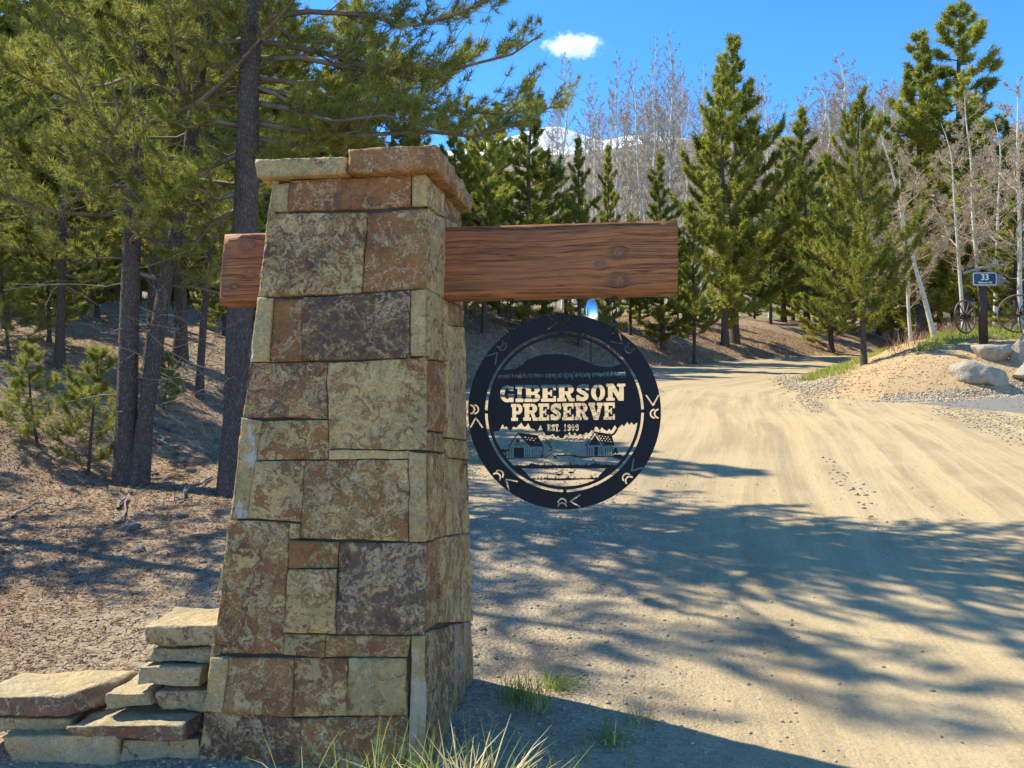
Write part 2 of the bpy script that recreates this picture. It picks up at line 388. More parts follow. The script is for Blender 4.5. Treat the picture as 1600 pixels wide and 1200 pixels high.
def ground_mat():
    t = NT('ground_earth'); v = t.obj(); sep = t.n('SeparateXYZ'); t.put(sep.inputs[0], v)
    dl, dm, dd = t.attr('dl'), t.attr('dm'), t.attr('dd')
    nbig = t.noise(v, .55, 5, .6); nmid = t.noise(v, 3.2, 6, .62); nfin = t.noise(v, 26, 6, .72); nvf = t.noise(v, 110, 4, .7)
    # compacted dirt road, ruts follow the bank line
    cv = t.n('CombineXYZ'); t.put(cv.inputs[0], t.math('MULTIPLY', dl, 3.2)); t.put(cv.inputs[1], t.math('MULTIPLY', sep.outputs[1], .16)); t.put(cv.inputs[2], 0.0)
    rut = t.noise(cv.outputs[0], 1.0, 5, .62, .4)
    road = t.mix(t.ss(rut, .38, .62), (.49, .365, .195), (.345, .258, .142))
    road = t.mix(t.math('MULTIPLY', t.ss(nbig, .42, .62), .5), road, (.50, .385, .225))
    road = t.mix(t.math('MULTIPLY', t.ss(nfin, .5, .66), .45), road, (.27, .22, .15))
    spk = t.noise(v, 55, 3, .6); road = t.mix(t.math('MULTIPLY', t.ss(spk, .60, .66), .55), road, (.20, .165, .115)); road = t.mix(t.math('MULTIPLY', t.ss(spk, .40, .34), .5), road, (.60, .50, .34))
    # loose grey gravel
    vo = t.n('TexVoronoi', None, Scale=62.0); t.put(vo.inputs['Vector'], v)
    vc = t.n('SeparateColor'); t.put(vc.inputs[0], vo.outputs['Color'])
    grav = t.mix(vc.outputs[0], (.21, .165, .11), (.46, .375, .255))
    grav = t.mix(t.math('MULTIPLY', t.ss(nmid, .4, .65), .5), grav, (.25, .185, .12))
    # needle litter
    strk = t.noise(t.scl(v, (60, 60, 60)), 1.0, 3, .7, 2.0)
    lit = t.mix(t.ss(nmid, .36, .64), (.235, .138, .082), (.335, .245, .16))
    lit = t.mix(t.math('MULTIPLY', t.ss(strk, .48, .62), .6), lit, (.40, .31, .22))
    lit = t.mix(t.math('MULTIPLY', t.ss(nfin, .52, .68), .6), lit, (.085, .055, .04))
    # raw soil and wood chips of the mound
    soil = t.mix(t.ss(nmid, .35, .68), (.47, .335, .185), (.40, .275, .15))
    soil = t.mix(t.math('MULTIPLY', t.ss(nfin, .48, .64), .5), soil, (.27, .175, .09))
    grassc = t.mix(t.ss(nfin, .35, .65), (.20, .19, .06), (.36, .30, .14))
    asph = t.mix(t.ss(nvf, .3, .7), (.16, .155, .145), (.24, .225, .20))
    jit = t.math('MULTIPLY', t.math('SUBTRACT', nmid, .5), 2.4)
    dlj = t.math('ADD', dl, jit); dmj = t.math('ADD', dm, t.math('MULTIPLY', jit, .5))
    near = t.ss(sep.outputs[1], 13.0, 7.0)
    gm = t.math('MULTIPLY', t.ss(dlj, -8.4, -5.6), t.math('MULTIPLY_ADD', near, .85, .15))
    gm2 = t.math('MULTIPLY', t.ss(rut, .60, .68), .55)
    c = t.mix(t.math('MAXIMUM', gm, gm2), road, grav)
    nr2 = t.ss(sep.outputs[1], 19.0, 11.0); shoulder = t.math('ADD', t.math('MULTIPLY', t.ss(dlj, -4.6, -2.2), nr2), t.math('MULTIPLY', t.ss(t.math('ADD', dl, t.math('MULTIPLY', jit, .4)), -.7, .4), t.math('SUBTRACT', 1.0, nr2)))
    c = t.mix(t.math('MULTIPLY', shoulder, .9), c, lit)
    c = t.mix(t.ss(t.math('ADD', dl, jit), 9.0, 13.0), c, grassc)
    c = t.mix(t.ss(dmj, -.35, .1), c, soil)
    c = t.mix(t.ss(dmj, 3.2, 4.4), c, grassc)
    c = t.mix(t.ss(t.math('ADD', dd, t.math('MULTIPLY', jit, .25)), -.12, .12), c, asph)
    far = t.ss(sep.outputs[1], 62.0, 95.0)
    hillc = t.mix(t.ss(t.noise(v, .16, 8, .72), .38, .62), (.17, .135, .10), (.27, .22, .165))
    c = t.mix(far, c, hillc)
    h = t.math('ADD', t.math('MULTIPLY', nfin, 1.0), t.math('MULTIPLY', nvf, .45))
    h = t.math('ADD', h, t.math('MULTIPLY', t.math('SUBTRACT', .5, vo.outputs['Distance']), t.math('MULTIPLY', gm, 1.2)))
    h = t.math('ADD', h, t.math('MULTIPLY', rut, 3.2))
    return t.set(Base_Color=c, Roughness=.95, Normal=t.bump(h, .55, .016), **{'Specular IOR Level': .12})
MAT['ground'] = ground_mat()

def sub_terrain(name, mask):
    q = quads[mask]; used = np.unique(q); remap = np.full(nx * ny, -1); remap[used] = np.arange(len(used))
    me = mesh_np(name, V3[used], remap[q], 4, True, None, {'dl': DL[used], 'dm': DM[used], 'dd': DD[used]})
    return tag(link(name, me, MAT['ground']), kind='structure')
is_drive = qdd > 0
is_road = (qdl < -1.2) & (qdm < 0) & ~is_drive & (qy > -30) & (qy < 75) & (qx < 60) & (qx - .25 * np.maximum(qy, 0) < 14)
sub_terrain('dirt_road', is_road)
sub_terrain('driveway', is_drive)
sub_terrain('ground', ~(is_road | is_drive))

# far snowy mountain
def mountain():
    n = 220; m = 70
    xs_ = np.linspace(-2600, 2600, n); rid_px = np.array([(-4000, 330), (400, 270), (700, 236), (800, 214), (868, 194), (905, 204), (940, 222), (978, 212), (1030, 205), (1070, 214), (1200, 250), (1500, 275), (4000, 330)], float)
    D0 = 1900.0; X = []; 
    px_ = 800 + xs_ / D0 * F; py_ = np.interp(px_, rid_px[:, 0], rid_px[:, 1])
    zt = np.array([at(a, b, D0)[2] for a, b in zip(px_, py_)])
    zt = zt + fbm(np.stack([xs_ * .02, xs_ * 0, xs_ * 0], 1), 4, 6) * 9
    vs = []
    for j in range(m):
        t = j / (m - 1); y = 700 + (D0 - 700) * t * 1.35
        f = np.where(t <= .741, (t / .741) ** 1.25, 1 - (t - .741) / .26 * .35)
        P = np.stack([xs_ * .006, np.full(n, y * .006), np.zeros(n)], 1)
        rg = 1 - np.abs(fbm(P, 4, 8)) * 2
        k = math.exp(-((t - .741) / .05) ** 2)
        z = 30 + (zt - 30) * f + (rg - .6) * 62 * f * (1 - k)
        vs.append(np.stack([xs_, np.full(n, y), z], 1))
    vs = np.concatenate(vs); ii = np.arange(n * m).reshape(m, n)
    q = np.stack([ii[:-1, :-1], ii[:-1, 1:], ii[1:, 1:], ii[1:, :-1]], -1)
    t = NT('snowy_rock'); v = t.obj(); sep = t.n('SeparateXYZ'); t.put(sep.inputs[0], v)
    nz = t.noise(v, .022, 8, .7, .8); nr = t.noise(v, .008, 6, .65)
    snow = t.ss(t.math('ADD', t.math('MULTIPLY', sep.outputs[2], .0016), t.math('MULTIPLY', nz, .9)), 1.10, 1.18)
    c = t.mix(t.ss(nr, .4, .6), (.20, .18, .15), (.30, .27, .22)); c = t.mix(snow, c, (.82, .84, .88))
    t.set(Base_Color=c, Roughness=.8, Normal=t.bump(nz, .6, 20))
    tag(link('snowy_mountain', mesh_np('snowy_mountain', vs, q, 4, True), t.m), kind='structure')
mountain()

# ------------------------------------------------------------------ stone pillar
PC = dict(cx=-.813, cy=4.39, yaw=-.1535, wb=.527, wt=.377, h=2.683, tx=.099, ty=.032)
def pil(lx, ly, v, dz=0.0):
    w = PC['wb'] + (PC['wt'] - PC['wb']) * v; x = lx * w + PC['tx'] * v; y = ly * w + PC['ty'] * v
    c, s = math.cos(PC['yaw']), math.sin(PC['yaw'])
    return np.array([PC['cx'] + x * c - y * s, PC['cy'] + x * s + y * c, PC['h'] * v + dz])
FACES = {'front': ((-1, -1), (1, -1)), 'right': ((1, -1), (1, 1)), 'back': ((1, 1), (-1, 1)), 'left': ((-1, 1), (-1, -1))}
def fpt(face, u, v):
    a, b = FACES[face]; return pil(*a, v) * (1 - u) + pil(*b, v) * u
def fnorm(face):
    p = fpt(face, 0, 0); n = np.cross(fpt(face, 1, 0) - p, fpt(face, 0, 1) - p); return n / np.linalg.norm(n)
EDGE = {'front': (((425, 285), (309, 1205)), ((668, 275), (660, 1195))), 'right': (((668, 275), (660, 1195)), ((723, 315), (746, 1112)))}
def px2uv(face, x, y):
    (a, b), (c, d) = EDGE[face]
    xl = a[0] + (b[0] - a[0]) * (y - a[1]) / (b[1] - a[1]); xr = c[0] + (d[0] - c[0]) * (y - c[1]) / (d[1] - c[1])
    u = (x - xl) / (xr - xl); n = fnorm(face); P = plane_hit(x, y, fpt(face, 0, 0), n)
    u = min(max(u, 0), 1)
    if u < .03: u = 0
    if u > .965: u = 1
    return u, P[2] / PC['h']

def slab(face, quv, thick, seed, proud, name='stone'):
    n = fnorm(face); rng = np.random.default_rng(seed)
    A = np.array([fpt(face, *q) for q in quv])           # TL TR BR BL
    W = max(np.linalg.norm(A[1] - A[0]), np.linalg.norm(A[2] - A[3])); Hh = max(np.linalg.norm(A[3] - A[0]), np.linalg.norm(A[2] - A[1]))
    nu = int(np.clip(W / .022, 4, 22)); nv = int(np.clip(Hh / .022, 4, 20))
    g = .0012; ju = np.linspace(0, 1, nu + 1); jv = np.linspace(0, 1, nv + 1)
    ju = np.concatenate([[0], np.clip([.004 / W], 0, .2), ju[1:-1], [1 - min(.2, .004 / W)], [1]]); jv = np.concatenate([[0], np.clip([.004 / Hh], 0, .2), jv[1:-1], [1 - min(.2, .004 / Hh)], [1]])
    a, b = len(ju), len(jv)
    gu = (ju * (W - 2 * g) + g) / W; gv = (jv * (Hh - 2 * g) + g) / Hh
    U, V = np.meshgrid(gu, gv)
    # stones that reach a corner run right up to it
    P = (A[0] * (1 - U)[..., None] + A[1] * U[..., None]) * (1 - V)[..., None] + (A[3] * (1 - U)[..., None] + A[2] * U[..., None]) * V[..., None]
    ex = (A[1] - A[0]) / np.linalg.norm(A[1] - A[0]); ez = np.cross(n, ex)
    border = np.zeros((b, a)); border[0] = border[-1] = 1; border[:, 0] = border[:, -1] = 1
    P = P + (fbm(P * 6, 3, 77)[..., None] * .007) * ex + (fbm(P * 6 + 9, 3, 78)[..., None] * .007) * ez
    P = P + border[..., None] * ((fbm(P * 40, 2, seed)[..., None] * .0022) * ex + (fbm(P * 40 + 5, 2, seed)[..., None] * .0022) * ez)
    hgt = proud + fbm(P * 7 + seed, 3, seed) * .011 + fbm(P * 26 + seed, 2, seed + 3) * .004
    stepn = np.floor(fbm(P * 3.5 + 3.3 * seed, 2, seed + 9) * 3) * .005
    hgt = hgt + stepn - border * (.0025 + .004 * np.abs(fbm(P * 15, 2, seed + 5)))
    P = P + n * hgt[..., None]
    verts = P.reshape(-1, 3); ii = np.arange(a * b).reshape(b, a)
    q = np.stack([ii[:-1, :-1], ii[1:, :-1], ii[1:, 1:], ii[:-1, 1:]], -1).reshape(-1, 4)
    loop = np.concatenate([ii[0, :], ii[1:, -1], ii[-1, -2::-1], ii[-2:0:-1, 0]])
    us = np.array([x[0] for x in quv]); inn = []
    cu = (U.ravel()[loop])
    for k, vi in enumerate(loop):
        sh = np.zeros(3); r_, c_ = divmod(vi, a)
        ua = us[0] * (1 - U[r_, c_]) + us[1] * U[r_, c_] if True else 0
        if c_ == 0 and us[0] == 0 and us[3] == 0: sh = ex * thick
        if c_ == a - 1 and us[1] == 1 and us[2] == 1: sh = -ex * thick
        inn.append(verts[vi] - n * (thick + proud) + sh)
    base = len(verts); verts = np.concatenate([verts, np.array(inn)])
    m = len(loop); k = np.arange(m); k2 = (k + 1) % m
    side = np.stack([loop[k], loop[k2], base + k2, base + k], -1)
    return mesh_np(name, verts, np.concatenate([q, side]), 4, True)

PILLAR = empty('stone_pillar', (PC['cx'], PC['cy'], 0))
tag(PILLAR, 'tall battered stone pillar of tan and rust brown blocks carrying a timber beam', 'pillar')
PINV = Matrix.Translation((-PC['cx'], -PC['cy'], 0))
def add_stone(me, stain, dark, seed, alpha=1.0, name='stone', parent=PILLAR, mat='stone', inv=PINV):
    me.transform(inv); o = link(name, me, MAT[mat], parent)
    o.color = (stain, dark, (seed * .6180339) % 1.0, alpha); return o

FRONT = [  # TL TR BR BL in photo pixels, iron stain, dark stain, pale rind
 ((426,288),(451,285),(449,331),(419,329),.15,.1,0), ((452,283),(644,272),(642,323),(451,331),.95,.45,0), ((645,272),(668,272),(669,322),(644,323),.1,.05,0),
 ((419,333),(575,332),(566,457),(406,465),.55,.5,0), ((575,332),(668,326),(668,451),(567,457),.72,.3,0),
 ((405,466),(427,467),(419,566),(395,566),.1,.1,.9), ((427,467),(476,466),(474,564),(420,566),.85,.35,0), ((476,465),(642,454),(639,559),(474,564),.5,1.0,0), ((642,453),(668,451),(666,556),(640,556),.1,.1,0),
 ((393,567),(512,565),(512,655),(383,651),.7,.6,0), ((512,566),(666,558),(667,703),(515,702),.42,.12,0),
 ((382,651),(410,657),(388,811),(359,812),.3,.1,1), ((410,658),(512,656),(515,718),(401,720),.5,.15,0), ((515,703),(639,704),(639,717),(515,719),.05,.05,0),
 ((400,721),(478,720),(470,815),(388,811),.38,.2,0), ((478,720),(638,718),(636,847),(468,840),.55,.35,0), ((455,817),(469,817),(468,841),(454,841),.2,.1,0), ((639,705),(667,709),(666,847),(637,847),.1,.1,0),
 ((359,813),(454,816),(444,1022),(333,1022),.6,.45,0), ((454,842),(531,847),(528,888),(452,888),.72,.1,0), ((452,889),(527,889),(526,990),(444,989),.42,.2,0), ((531,848),(665,848),(661,991),(527,991),.2,1.0,0),
 ((444,990),(508,992),(507,1027),(443,1023),.5,.25,0), ((508,993),(641,993),(633,1027),(507,1027),.6,.2,0), ((641,993),(661,992),(660,1215),(632,1215),.05,.1,.5),
 ((331,1025),(359,1028),(350,1114),(318,1111),.25,.1,0), ((359,1028),(459,1028),(458,1121),(350,1115),.6,.12,0), ((459,1028),(543,1028),(541,1119),(458,1121),.58,.22,0), ((543,1028),(632,1028),(632,1118),(541,1119),.35,.18,0),
 ((316,1112),(473,1123),(471,1225),(302,1225),.5,.7,0), ((473,1123),(632,1119),(632,1225),(471,1225),.62,.25,0)]
RIGHT = [
 ((668,275),(691,295),(693,338),(669,323),.2,.1,0), ((691,296),(724,319),(724,355),(693,339),.5,.3,0), ((668,327),(695,341),(696,465),(668,451),.25,.3,0), ((696,341),(724,356),(726,480),(696,466),.4,.2,0),
 ((668,453),(698,470),(695,565),(667,560),.2,.25,0), ((698,469),(727,480),(728,512),(698,506),.6,.1,0), ((698,507),(728,513),(733,687),(697,683),.2,.25,0),
 ((667,562),(694,566),(697,675),(667,674),.75,.1,0), ((667,676),(696,678),(695,708),(667,705),.35,.3,0), ((697,685),(734,688),(734,716),(697,715),.25,.15,0),
 ((667,708),(694,711),(694,839),(666,848),.45,.05,0), ((694,716),(734,717),(738,829),(694,839),.2,.2,0),
 ((666,850),(683,843),(682,978),(662,990),.7,.1,0), ((683,842),(739,829),(743,964),(682,977),.35,.15,0),
 ((662,992),(706,978),(706,1180),(660,1200),.45,.5,0), ((706,977),(744,964),(746,1115),(706,1178),.55,.35,.3)]
k = 0
for face, lst in (('front', FRONT), ('right', RIGHT)):
    for tl, tr, br, bl, st, dk, al in lst:
        quv = [px2uv(face, *p) for p in (tl, tr, br, bl)]
        if face == 'right': st, dk = min(1, st + .18), min(1, dk + .12)
        # nothing below the ground skirt, nothing past the top
        quv = [(u, min(max(v, -.05), 1.0)) for u, v in quv]
        random.seed(k * 7 + 3)
        add_stone(slab(face, quv, .085, k + 1, random.uniform(-.004, .010)), st, dk, k + 1, 1 - al); k += 1
for face in ('back', 'left'):
    v0 = -.05; random.seed(face)
    while v0 < .999:
        hv = random.choice([.05, .09, .11, .13]); v1 = min(1.0, v0 + hv)
        if 1 - v1 < .05: v1 = 1.0
        us = [0]
        while us[-1] < 1:
            nxt = us[-1] + random.uniform(.16, .45); us.append(1 if nxt > .87 else nxt)
        for u0, u1 in zip(us[:-1], us[1:]):
            add_stone(slab(face, [(u0, v1), (u1, v1), (u1, v0), (u0, v0)], .085, k + 1, random.uniform(-.004, .010)), random.uniform(.1, .8), random.choice([.1, .2, .3, .8]), k + 1); k += 1
        v0 = v1
core_v = [];
for v in (-.04, 1.0):
    for a in ((-1, -1), (1, -1), (1, 1), (-1, 1)):
        p = pil(*a, v); c = pil(0, 0, v); core_v.append(c + (p - c) * .945)
me = mesh_py('core', core_v, [(0, 1, 5, 4), (1, 2, 6, 5), (2, 3, 7, 6), (3, 0, 4, 7), (4, 5, 6, 7), (3, 2, 1, 0)]); me.transform(PINV)
link('mortar_core', me, MAT['mortar'], PILLAR)

def hexblock(name, c8, step=.03, rnd=.02, amp=.01, freq=8, seed=0, flatz=1.0):
    """rough stone from 8 corners (bottom 4 ccw, top 4 ccw)"""
    c8 = np.array(c8, float)
    h = np.array([np.linalg.norm(c8[1] - c8[0]), np.linalg.norm(c8[3] - c8[0]), np.linalg.norm(c8[4] - c8[0])]) / 2
    nn = np.clip((2 * h / step).astype(int), 4, 26)
    idx = {}; vs = []; fs = []
    def vid(i, j, k_):
        if (i, j, k_) not in idx: idx[(i, j, k_)] = len(vs); vs.append((i / nn[0] * 2 - 1, j / nn[1] * 2 - 1, k_ / nn[2] * 2 - 1))
        return idx[(i, j, k_)]
    for ax in range(3):
        o1, o2 = [(1, 2), (2, 0), (0, 1)][ax]
        for s in (0, 1):
            for i in range(nn[o1]):
                for j in range(nn[o2]):
                    q = []
                    for di, dj in ((0, 0), (1, 0), (1, 1), (0, 1)):
                        c = [0, 0, 0]; c[ax] = nn[ax] * s; c[o1] = i + di; c[o2] = j + dj; q.append(vid(*c))
                    fs.append(q if s else q[::-1])
    p = np.array(vs) * h; r = min(rnd, *(h * .6))
    q = np.clip(p, -(h - r), h - r); d = p - q; L = np.linalg.norm(d, axis=1, keepdims=True); nrm = d / np.maximum(L, 1e-9)
    p = (q + nrm * r) / h
    t = (p + 1) / 2; x, y, z = t[:, :1], t[:, 1:2], t[:, 2:]
    W = ((c8[0] * (1 - x) + c8[1] * x) * (1 - y) + (c8[3] * (1 - x) + c8[2] * x) * y) * (1 - z) + ((c8[4] * (1 - x) + c8[5] * x) * (1 - y) + (c8[7] * (1 - x) + c8[6] * x) * y) * z
    ez = (c8[4:].mean(0) - c8[:4].mean(0)); ex = c8[1] - c8[0]; ey = c8[3] - c8[0]
    B = np.stack([ex / np.linalg.norm(ex), ey / np.linalg.norm(ey), ez / np.linalg.norm(ez)])
    nw = nrm @ B; vert = np.abs(nrm[:, 2:])
    dsp = (fbm(W * freq + seed * 3.1, 4, seed) * amp)[:, None] * (1 - vert * (1 - flatz))
    dsp = dsp + (np.floor(fbm(W * freq * .5 + seed, 2, seed + 4) * 4) / 4 * amp * .8)[:, None] * (1 - vert * .7)
    return mesh_np(name, W + nw * dsp, np.array(fs), 4, True)

# cap flagstones
capz0, capz1 = PC['h'] - .01, PC['h'] + .105
def capstone(u0, u1, w0, w1, z0, z1, seed, st, dk, tilt=0):
    pts = []
    for z in (z0, z1):
        for (u, w) in ((u0, w0), (u1, w0), (u1, w1), (u0, w1)):
            p = pil(u, w, 1.0); p[2] = z + tilt * (u if z == z1 else 0); pts.append(p)
    add_stone(hexblock('cap_stone', pts, .018, .008, .020, 10, seed, .35), st, dk, seed, 1, 'cap_stone')
capstone(-1.16, .028, -1.17, .2, capz0, capz1 - .028, 201, .15, .05)
capstone(.04, 1.17, -1.19, -.12, capz0, capz1, 202, .85, .2, .006)
capstone(.12, 1.16, -.105, 1.18, capz0, capz1 - .016, 203, .6, .25)
capstone(-1.14, .105, .215, 1.15, capz0, capz1 - .03, 204, .3, .1)

# ------------------------------------------------------------------ beam
pe = fpt('right', .46, 2.16 / PC['h'])
byaw = R(-4.0); bn = np.array([math.sin(byaw), -math.cos(byaw), 0.0])
bc = [plane_hit(*p, pe, bn) for p in ((341, 477), (1060, 458), (1060, 343), (350, 365))]
bx = (bc[1] - bc[0]); bx = bx / np.linalg.norm(bx); by = -bn; bz = np.cross(bx, by); bo = bc[0]
BT = .135
def to_l(p): d = p - bo; return np.array([d @ bx, d @ by, d @ bz])
l = [to_l(p) for p in bc]
c8 = [l[0], l[1], l[1] + (0, BT, 0), l[0] + (0, BT, 0), l[3], l[2], l[2] + (0, BT, 0), l[3] + (0, BT, 0)]
kl = [to_l(plane_hit(*p, pe, bn)) for p in ((966, 394), (938, 412), (967, 438), (387, 382), (390, 427), (365, 448))]
kr = [.021, .016, .023, .024, .019, .012]
MAT['beam'] = wood('stained_timber', (.43, .165, .054), (.215, .082, .034), [(a[0], a[2], r) for a, r in zip(kl, kr)])
me = hexblock('beam', c8, .05, .008, .0016, 10, 5)
beam = link('timber_beam', me, MAT['beam'])
bm4 = Matrix(((bx[0], by[0], bz[0], bo[0]), (bx[1], by[1], bz[1], bo[1]), (bx[2], by[2], bz[2], bo[2]), (0, 0, 0, 1)))
beam.matrix_world = bm4
tag(beam, 'thick red brown timber beam running through the stone pillar', 'beam')

# ------------------------------------------------------------------ round metal sign, cut from plate
def build_sign_mask():
    N = 1500; C = N / 2; K = 721.0          # one cell per unit of the drawing, radius 721
    yy, xx = np.mgrid[0:N, 0:N].astype(np.float32)
    X0, Y0 = 583 - C, 494 - C
    xx = xx + X0; yy = yy + Y0               # drawing coordinates, y down
    rr = np.hypot(xx - 583, yy - 494)
    solid = rr < K
    rng = np.random.default_rng(4)
    def rows(pts):
        pts = np.asarray(pts, float); x0, x1 = pts[:, 0].min(), pts[:, 0].max(); y0, y1 = pts[:, 1].min(), pts[:, 1].max()
        i0, i1 = max(0, int(x0 - X0) - 1), min(N, int(x1 - X0) + 3); j0, j1 = max(0, int(y0 - Y0) - 1), min(N, int(y1 - Y0) + 3)
        sx, sy = xx[j0:j1, i0:i1], yy[j0:j1, i0:i1]; ins = np.zeros(sx.shape, bool); n = len(pts)
        for i in range(n):
            (ax, ay), (bx_, by_) = pts[i], pts[(i + 1) % n]
            if ay == by_: continue
            ins ^= ((ay > sy) != (by_ > sy)) & (sx < (bx_ - ax) * (sy - ay) / (by_ - ay) + ax)
        return (slice(j0, j1), slice(i0, i1)), ins
    def fill(m, pts, val):
        s, ins = rows(pts); m[s][ins] = val
    def rect(m, a, b, c, d, val): fill(m, [(a, b), (c, b), (c, d), (a, d)], val)
    def ell(m, cx, cy, rx, ry, val): 
        t = np.linspace(0, 2 * np.pi, 40)[:-1]; fill(m, np.stack([cx + rx * np.cos(t), cy + ry * np.sin(t)], 1), val)
    def stroke(m, pts, w, val):
        pts = np.asarray(pts, float)
        for a, b in zip(pts[:-1], pts[1:]):
            d = b - a; L = np.hypot(*d)
            if L < 1e-6: continue
            n = np.array([-d[1], d[0]]) / L * w / 2; fill(m, [a + n, b + n, b - n, a - n], val)
        for p in pts: ell(m, p[0], p[1], w / 2, w / 2, val)
    # slit ring
    ang = np.degrees(np.arctan2(yy - 494, xx - 583)) % 90
    solid[(rr > .797 * K) & (rr < .824 * K) & (np.abs(ang - 0) > 1.2) & (np.abs(ang - 90) > 1.2)] = False
    # rim marks, eightfold
    for q in range(8):
        a = math.radians(45 * q); ca, sa = math.cos(a), math.sin(a)
        def rot(p):
            t_, r_ = p; x_, y_ = t_ * K, -r_ * K
            return (583 + x_ * ca - y_ * sa, 494 + x_ * sa + y_ * ca)
        stroke(solid, [rot(p) for p in ((-.158, .976), (-.058, .920), (-.158, .852))], 11, False)
        for r0 in (.975, .933):
            arc = [(.028 + .043 * math.cos(b), r0 - .041 * math.sin(b)) for b in np.linspace(.12, math.pi - .12, 9)]
            stroke(solid, [rot(p) for p in arc], 12, False)
    inside = rr < .766 * K
    op = np.zeros_like(solid)
    # sky over the mountain
    mx = [30, 130, 215, 260, 300, 370, 440, 560, 650, 720, 800, 860, 940, 1000, 1060]; my = [190, 182, 178, 155, 115, 86, 70, 68, 86, 112, 148, 164, 166, 150, 120]
    op |= inside & (yy < np.interp(xx, mx, my))
    # lake behind tree line
    kx = np.arange(80, 1060, 7.0)
    top = 214 - np.abs(rng.normal(0, 9, len(kx))) * (np.arange(len(kx)) % 2); bot = 236 + np.abs(rng.normal(0, 13, len(kx))) * (np.arange(len(kx)) % 2)
    sl = (580 - kx) * .012
    band = (yy > np.interp(xx, kx, top + sl)) & (yy < np.interp(xx, kx, bot + sl)) & (xx > 88) & (xx < 1046)
    for x in np.arange(95, 1040, 13.0) + rng.uniform(-5, 5, 73): fillx = (np.abs(xx - x) < rng.uniform(1.5, 4.0)) & (yy > 226 + rng.uniform(-24, 4)); band &= ~fillx if rng.random() < .6 else True
    op |= band
    # lettering
    def glyph(ch, x0, y0, x1, y1):
        m = np.zeros_like(solid); P = lambda x, y: (x0 + x * (x1 - x0), y0 + y * (y1 - y0)); w = x1 - x0; h = y1 - y0
        def rc(a, b, c, d, val=True): rect(m, *P(a, b), *P(c, d), val)
        def el(a, b, c, d, val=True): ell(m, *P(a, b), c * w, d * h, val)
        def pl(pts, val=True): fill(m, [P(*p) for p in pts], val)
        def sk(pts, wd): stroke(m, [P(*p) for p in pts], wd * h, True)
        if ch == 'I': rc(0, 0, 1, .2); rc(0, .8, 1, 1); rc(.22, 0, .78, 1)
        elif ch == 'E': rc(0, 0, 1, .19); rc(0, .81, 1, 1); rc(.1, 0, .44, 1); rc(.4, .42, .72, .58); rc(.62, .32, .74, .68); rc(.82, 0, 1, .33); rc(.82, .67, 1, 1)
        elif ch == 'B': rc(0, 0, .7, .19); rc(0, .81, .7, 1); rc(.1, 0, .66, 1); el(.66, .26, .32, .26); el(.66, .74, .34, .26); rc(.42, .19, .64, .4, False); rc(.42, .6, .66, .81, False)
        elif ch == 'R': rc(.1, 0, .42, 1); rc(0, 0, .62, .19); rc(0, .81, .52, 1); el(.6, .29, .36, .29); rc(.4, 0, .6, .58); rc(.42, .18, .64, .40, False); pl([(.45, .52), (.72, .52), (.86, .82), (1, .82), (1, 1), (.68, 1), (.5, .58)])
        elif ch == 'S': sk([(.82, .24), (.68, .13), (.45, .12), (.25, .2), (.22, .34), (.4, .46), (.62, .54), (.78, .66), (.75, .8), (.55, .88), (.32, .87), (.18, .76)], .235); rc(.8, .02, .94, .36); rc(.06, .64, .2, .98)
        elif ch == 'O': el(.5, .5, .5, .5); el(.5, .5, .17, .31, False); rc(.47, 0, .53, 1, False)
        elif ch == 'N': rc(.09, 0, .33, 1); rc(.67, 0, .91, 1); pl([(.09, 0), (.38, 0), (.91, 1), (.64, 1)]); rc(0, 0, .38, .17); rc(0, .83, .44, 1); rc(.56, 0, 1, .17)
        elif ch == 'G': el(.5, .5, .5, .5); el(.5, .5, .18, .31, False); rc(.55, .32, 1.01, .52, False); rc(.54, .52, 1, .68); rc(.7, .6, .95, 1); rc(.8, .03, .94, .34)
        elif ch == 'P': rc(.1, 0, .44, 1); rc(0, 0, .62, .19); rc(0, .81, .6, 1); el(.62, .31, .38, .31); rc(.4, 0, .62, .62); rc(.44, .19, .66, .43, False)
        elif ch == 'V': pl([(0, 0), (.46, 0), (.46, .17), (.40, .17), (.54, .64), (.66, .17), (.58, .17), (.58, 0), (1, 0), (1, .17), (.94, .17), (.68, 1), (.36, 1), (.06, .17), (0, .17)])
        elif ch == 'T': rc(0, 0, 1, .2); rc(.32, 0, .68, 1); rc(.18, .84, .82, 1); rc(0, 0, .16, .36); rc(.84, 0, 1, .36)
        elif ch == '1': rc(.28, 0, .7, 1); rc(.05, .84, .95, 1); pl([(.0, .25), (.3, 0), (.3, .25)])
        elif ch == '9': el(.5, .3, .48, .3); rc(.64, .3, .98, .75); sk([(.8, .72), (.66, .88), (.4, .88), (.2, .8)], .17); el(.5, .3, .15, .14, False)
        elif ch == '0': el(.5, .5, .48, .5); el(.5, .5, .15, .3, False)
        elif ch == '.': rc(0, .8, 1, 1)
        # stencil bridge that carries the counter
        if ch in 'BRP': rc(.42, .27, .47, .31, False); rc(.5, 0, .535, .2, False)
        if ch == 'B': rc(.5, .8, .535, 1, False)
        if ch in '90': rc(.47, 0, .54, .25, False)
        return m
    def word(s, xsz, y0, y1):
        nonlocal op
        for ch, (a, b) in zip(s, xsz): op |= glyph(ch, a, y0 - (a - 580) * .008, b, y1 - (a - 580) * .008)
    word('GIBERSON', [(103, 210), (219, 279), (287, 404), (411, 523), (531, 662), (669, 775), (785, 890), (899, 1042)], 293, 419)
    word('PRESERVE', [(186, 270), (276, 386), (390, 471), (479, 562), (569, 655), (662, 762), (766, 872), (877, 962)], 432, 558)
    word('EST.1909', [(456, 482), (487, 512), (514, 541), (543, 551), (581, 599), (606, 631), (636, 659), (665, 690)], 587, 640)
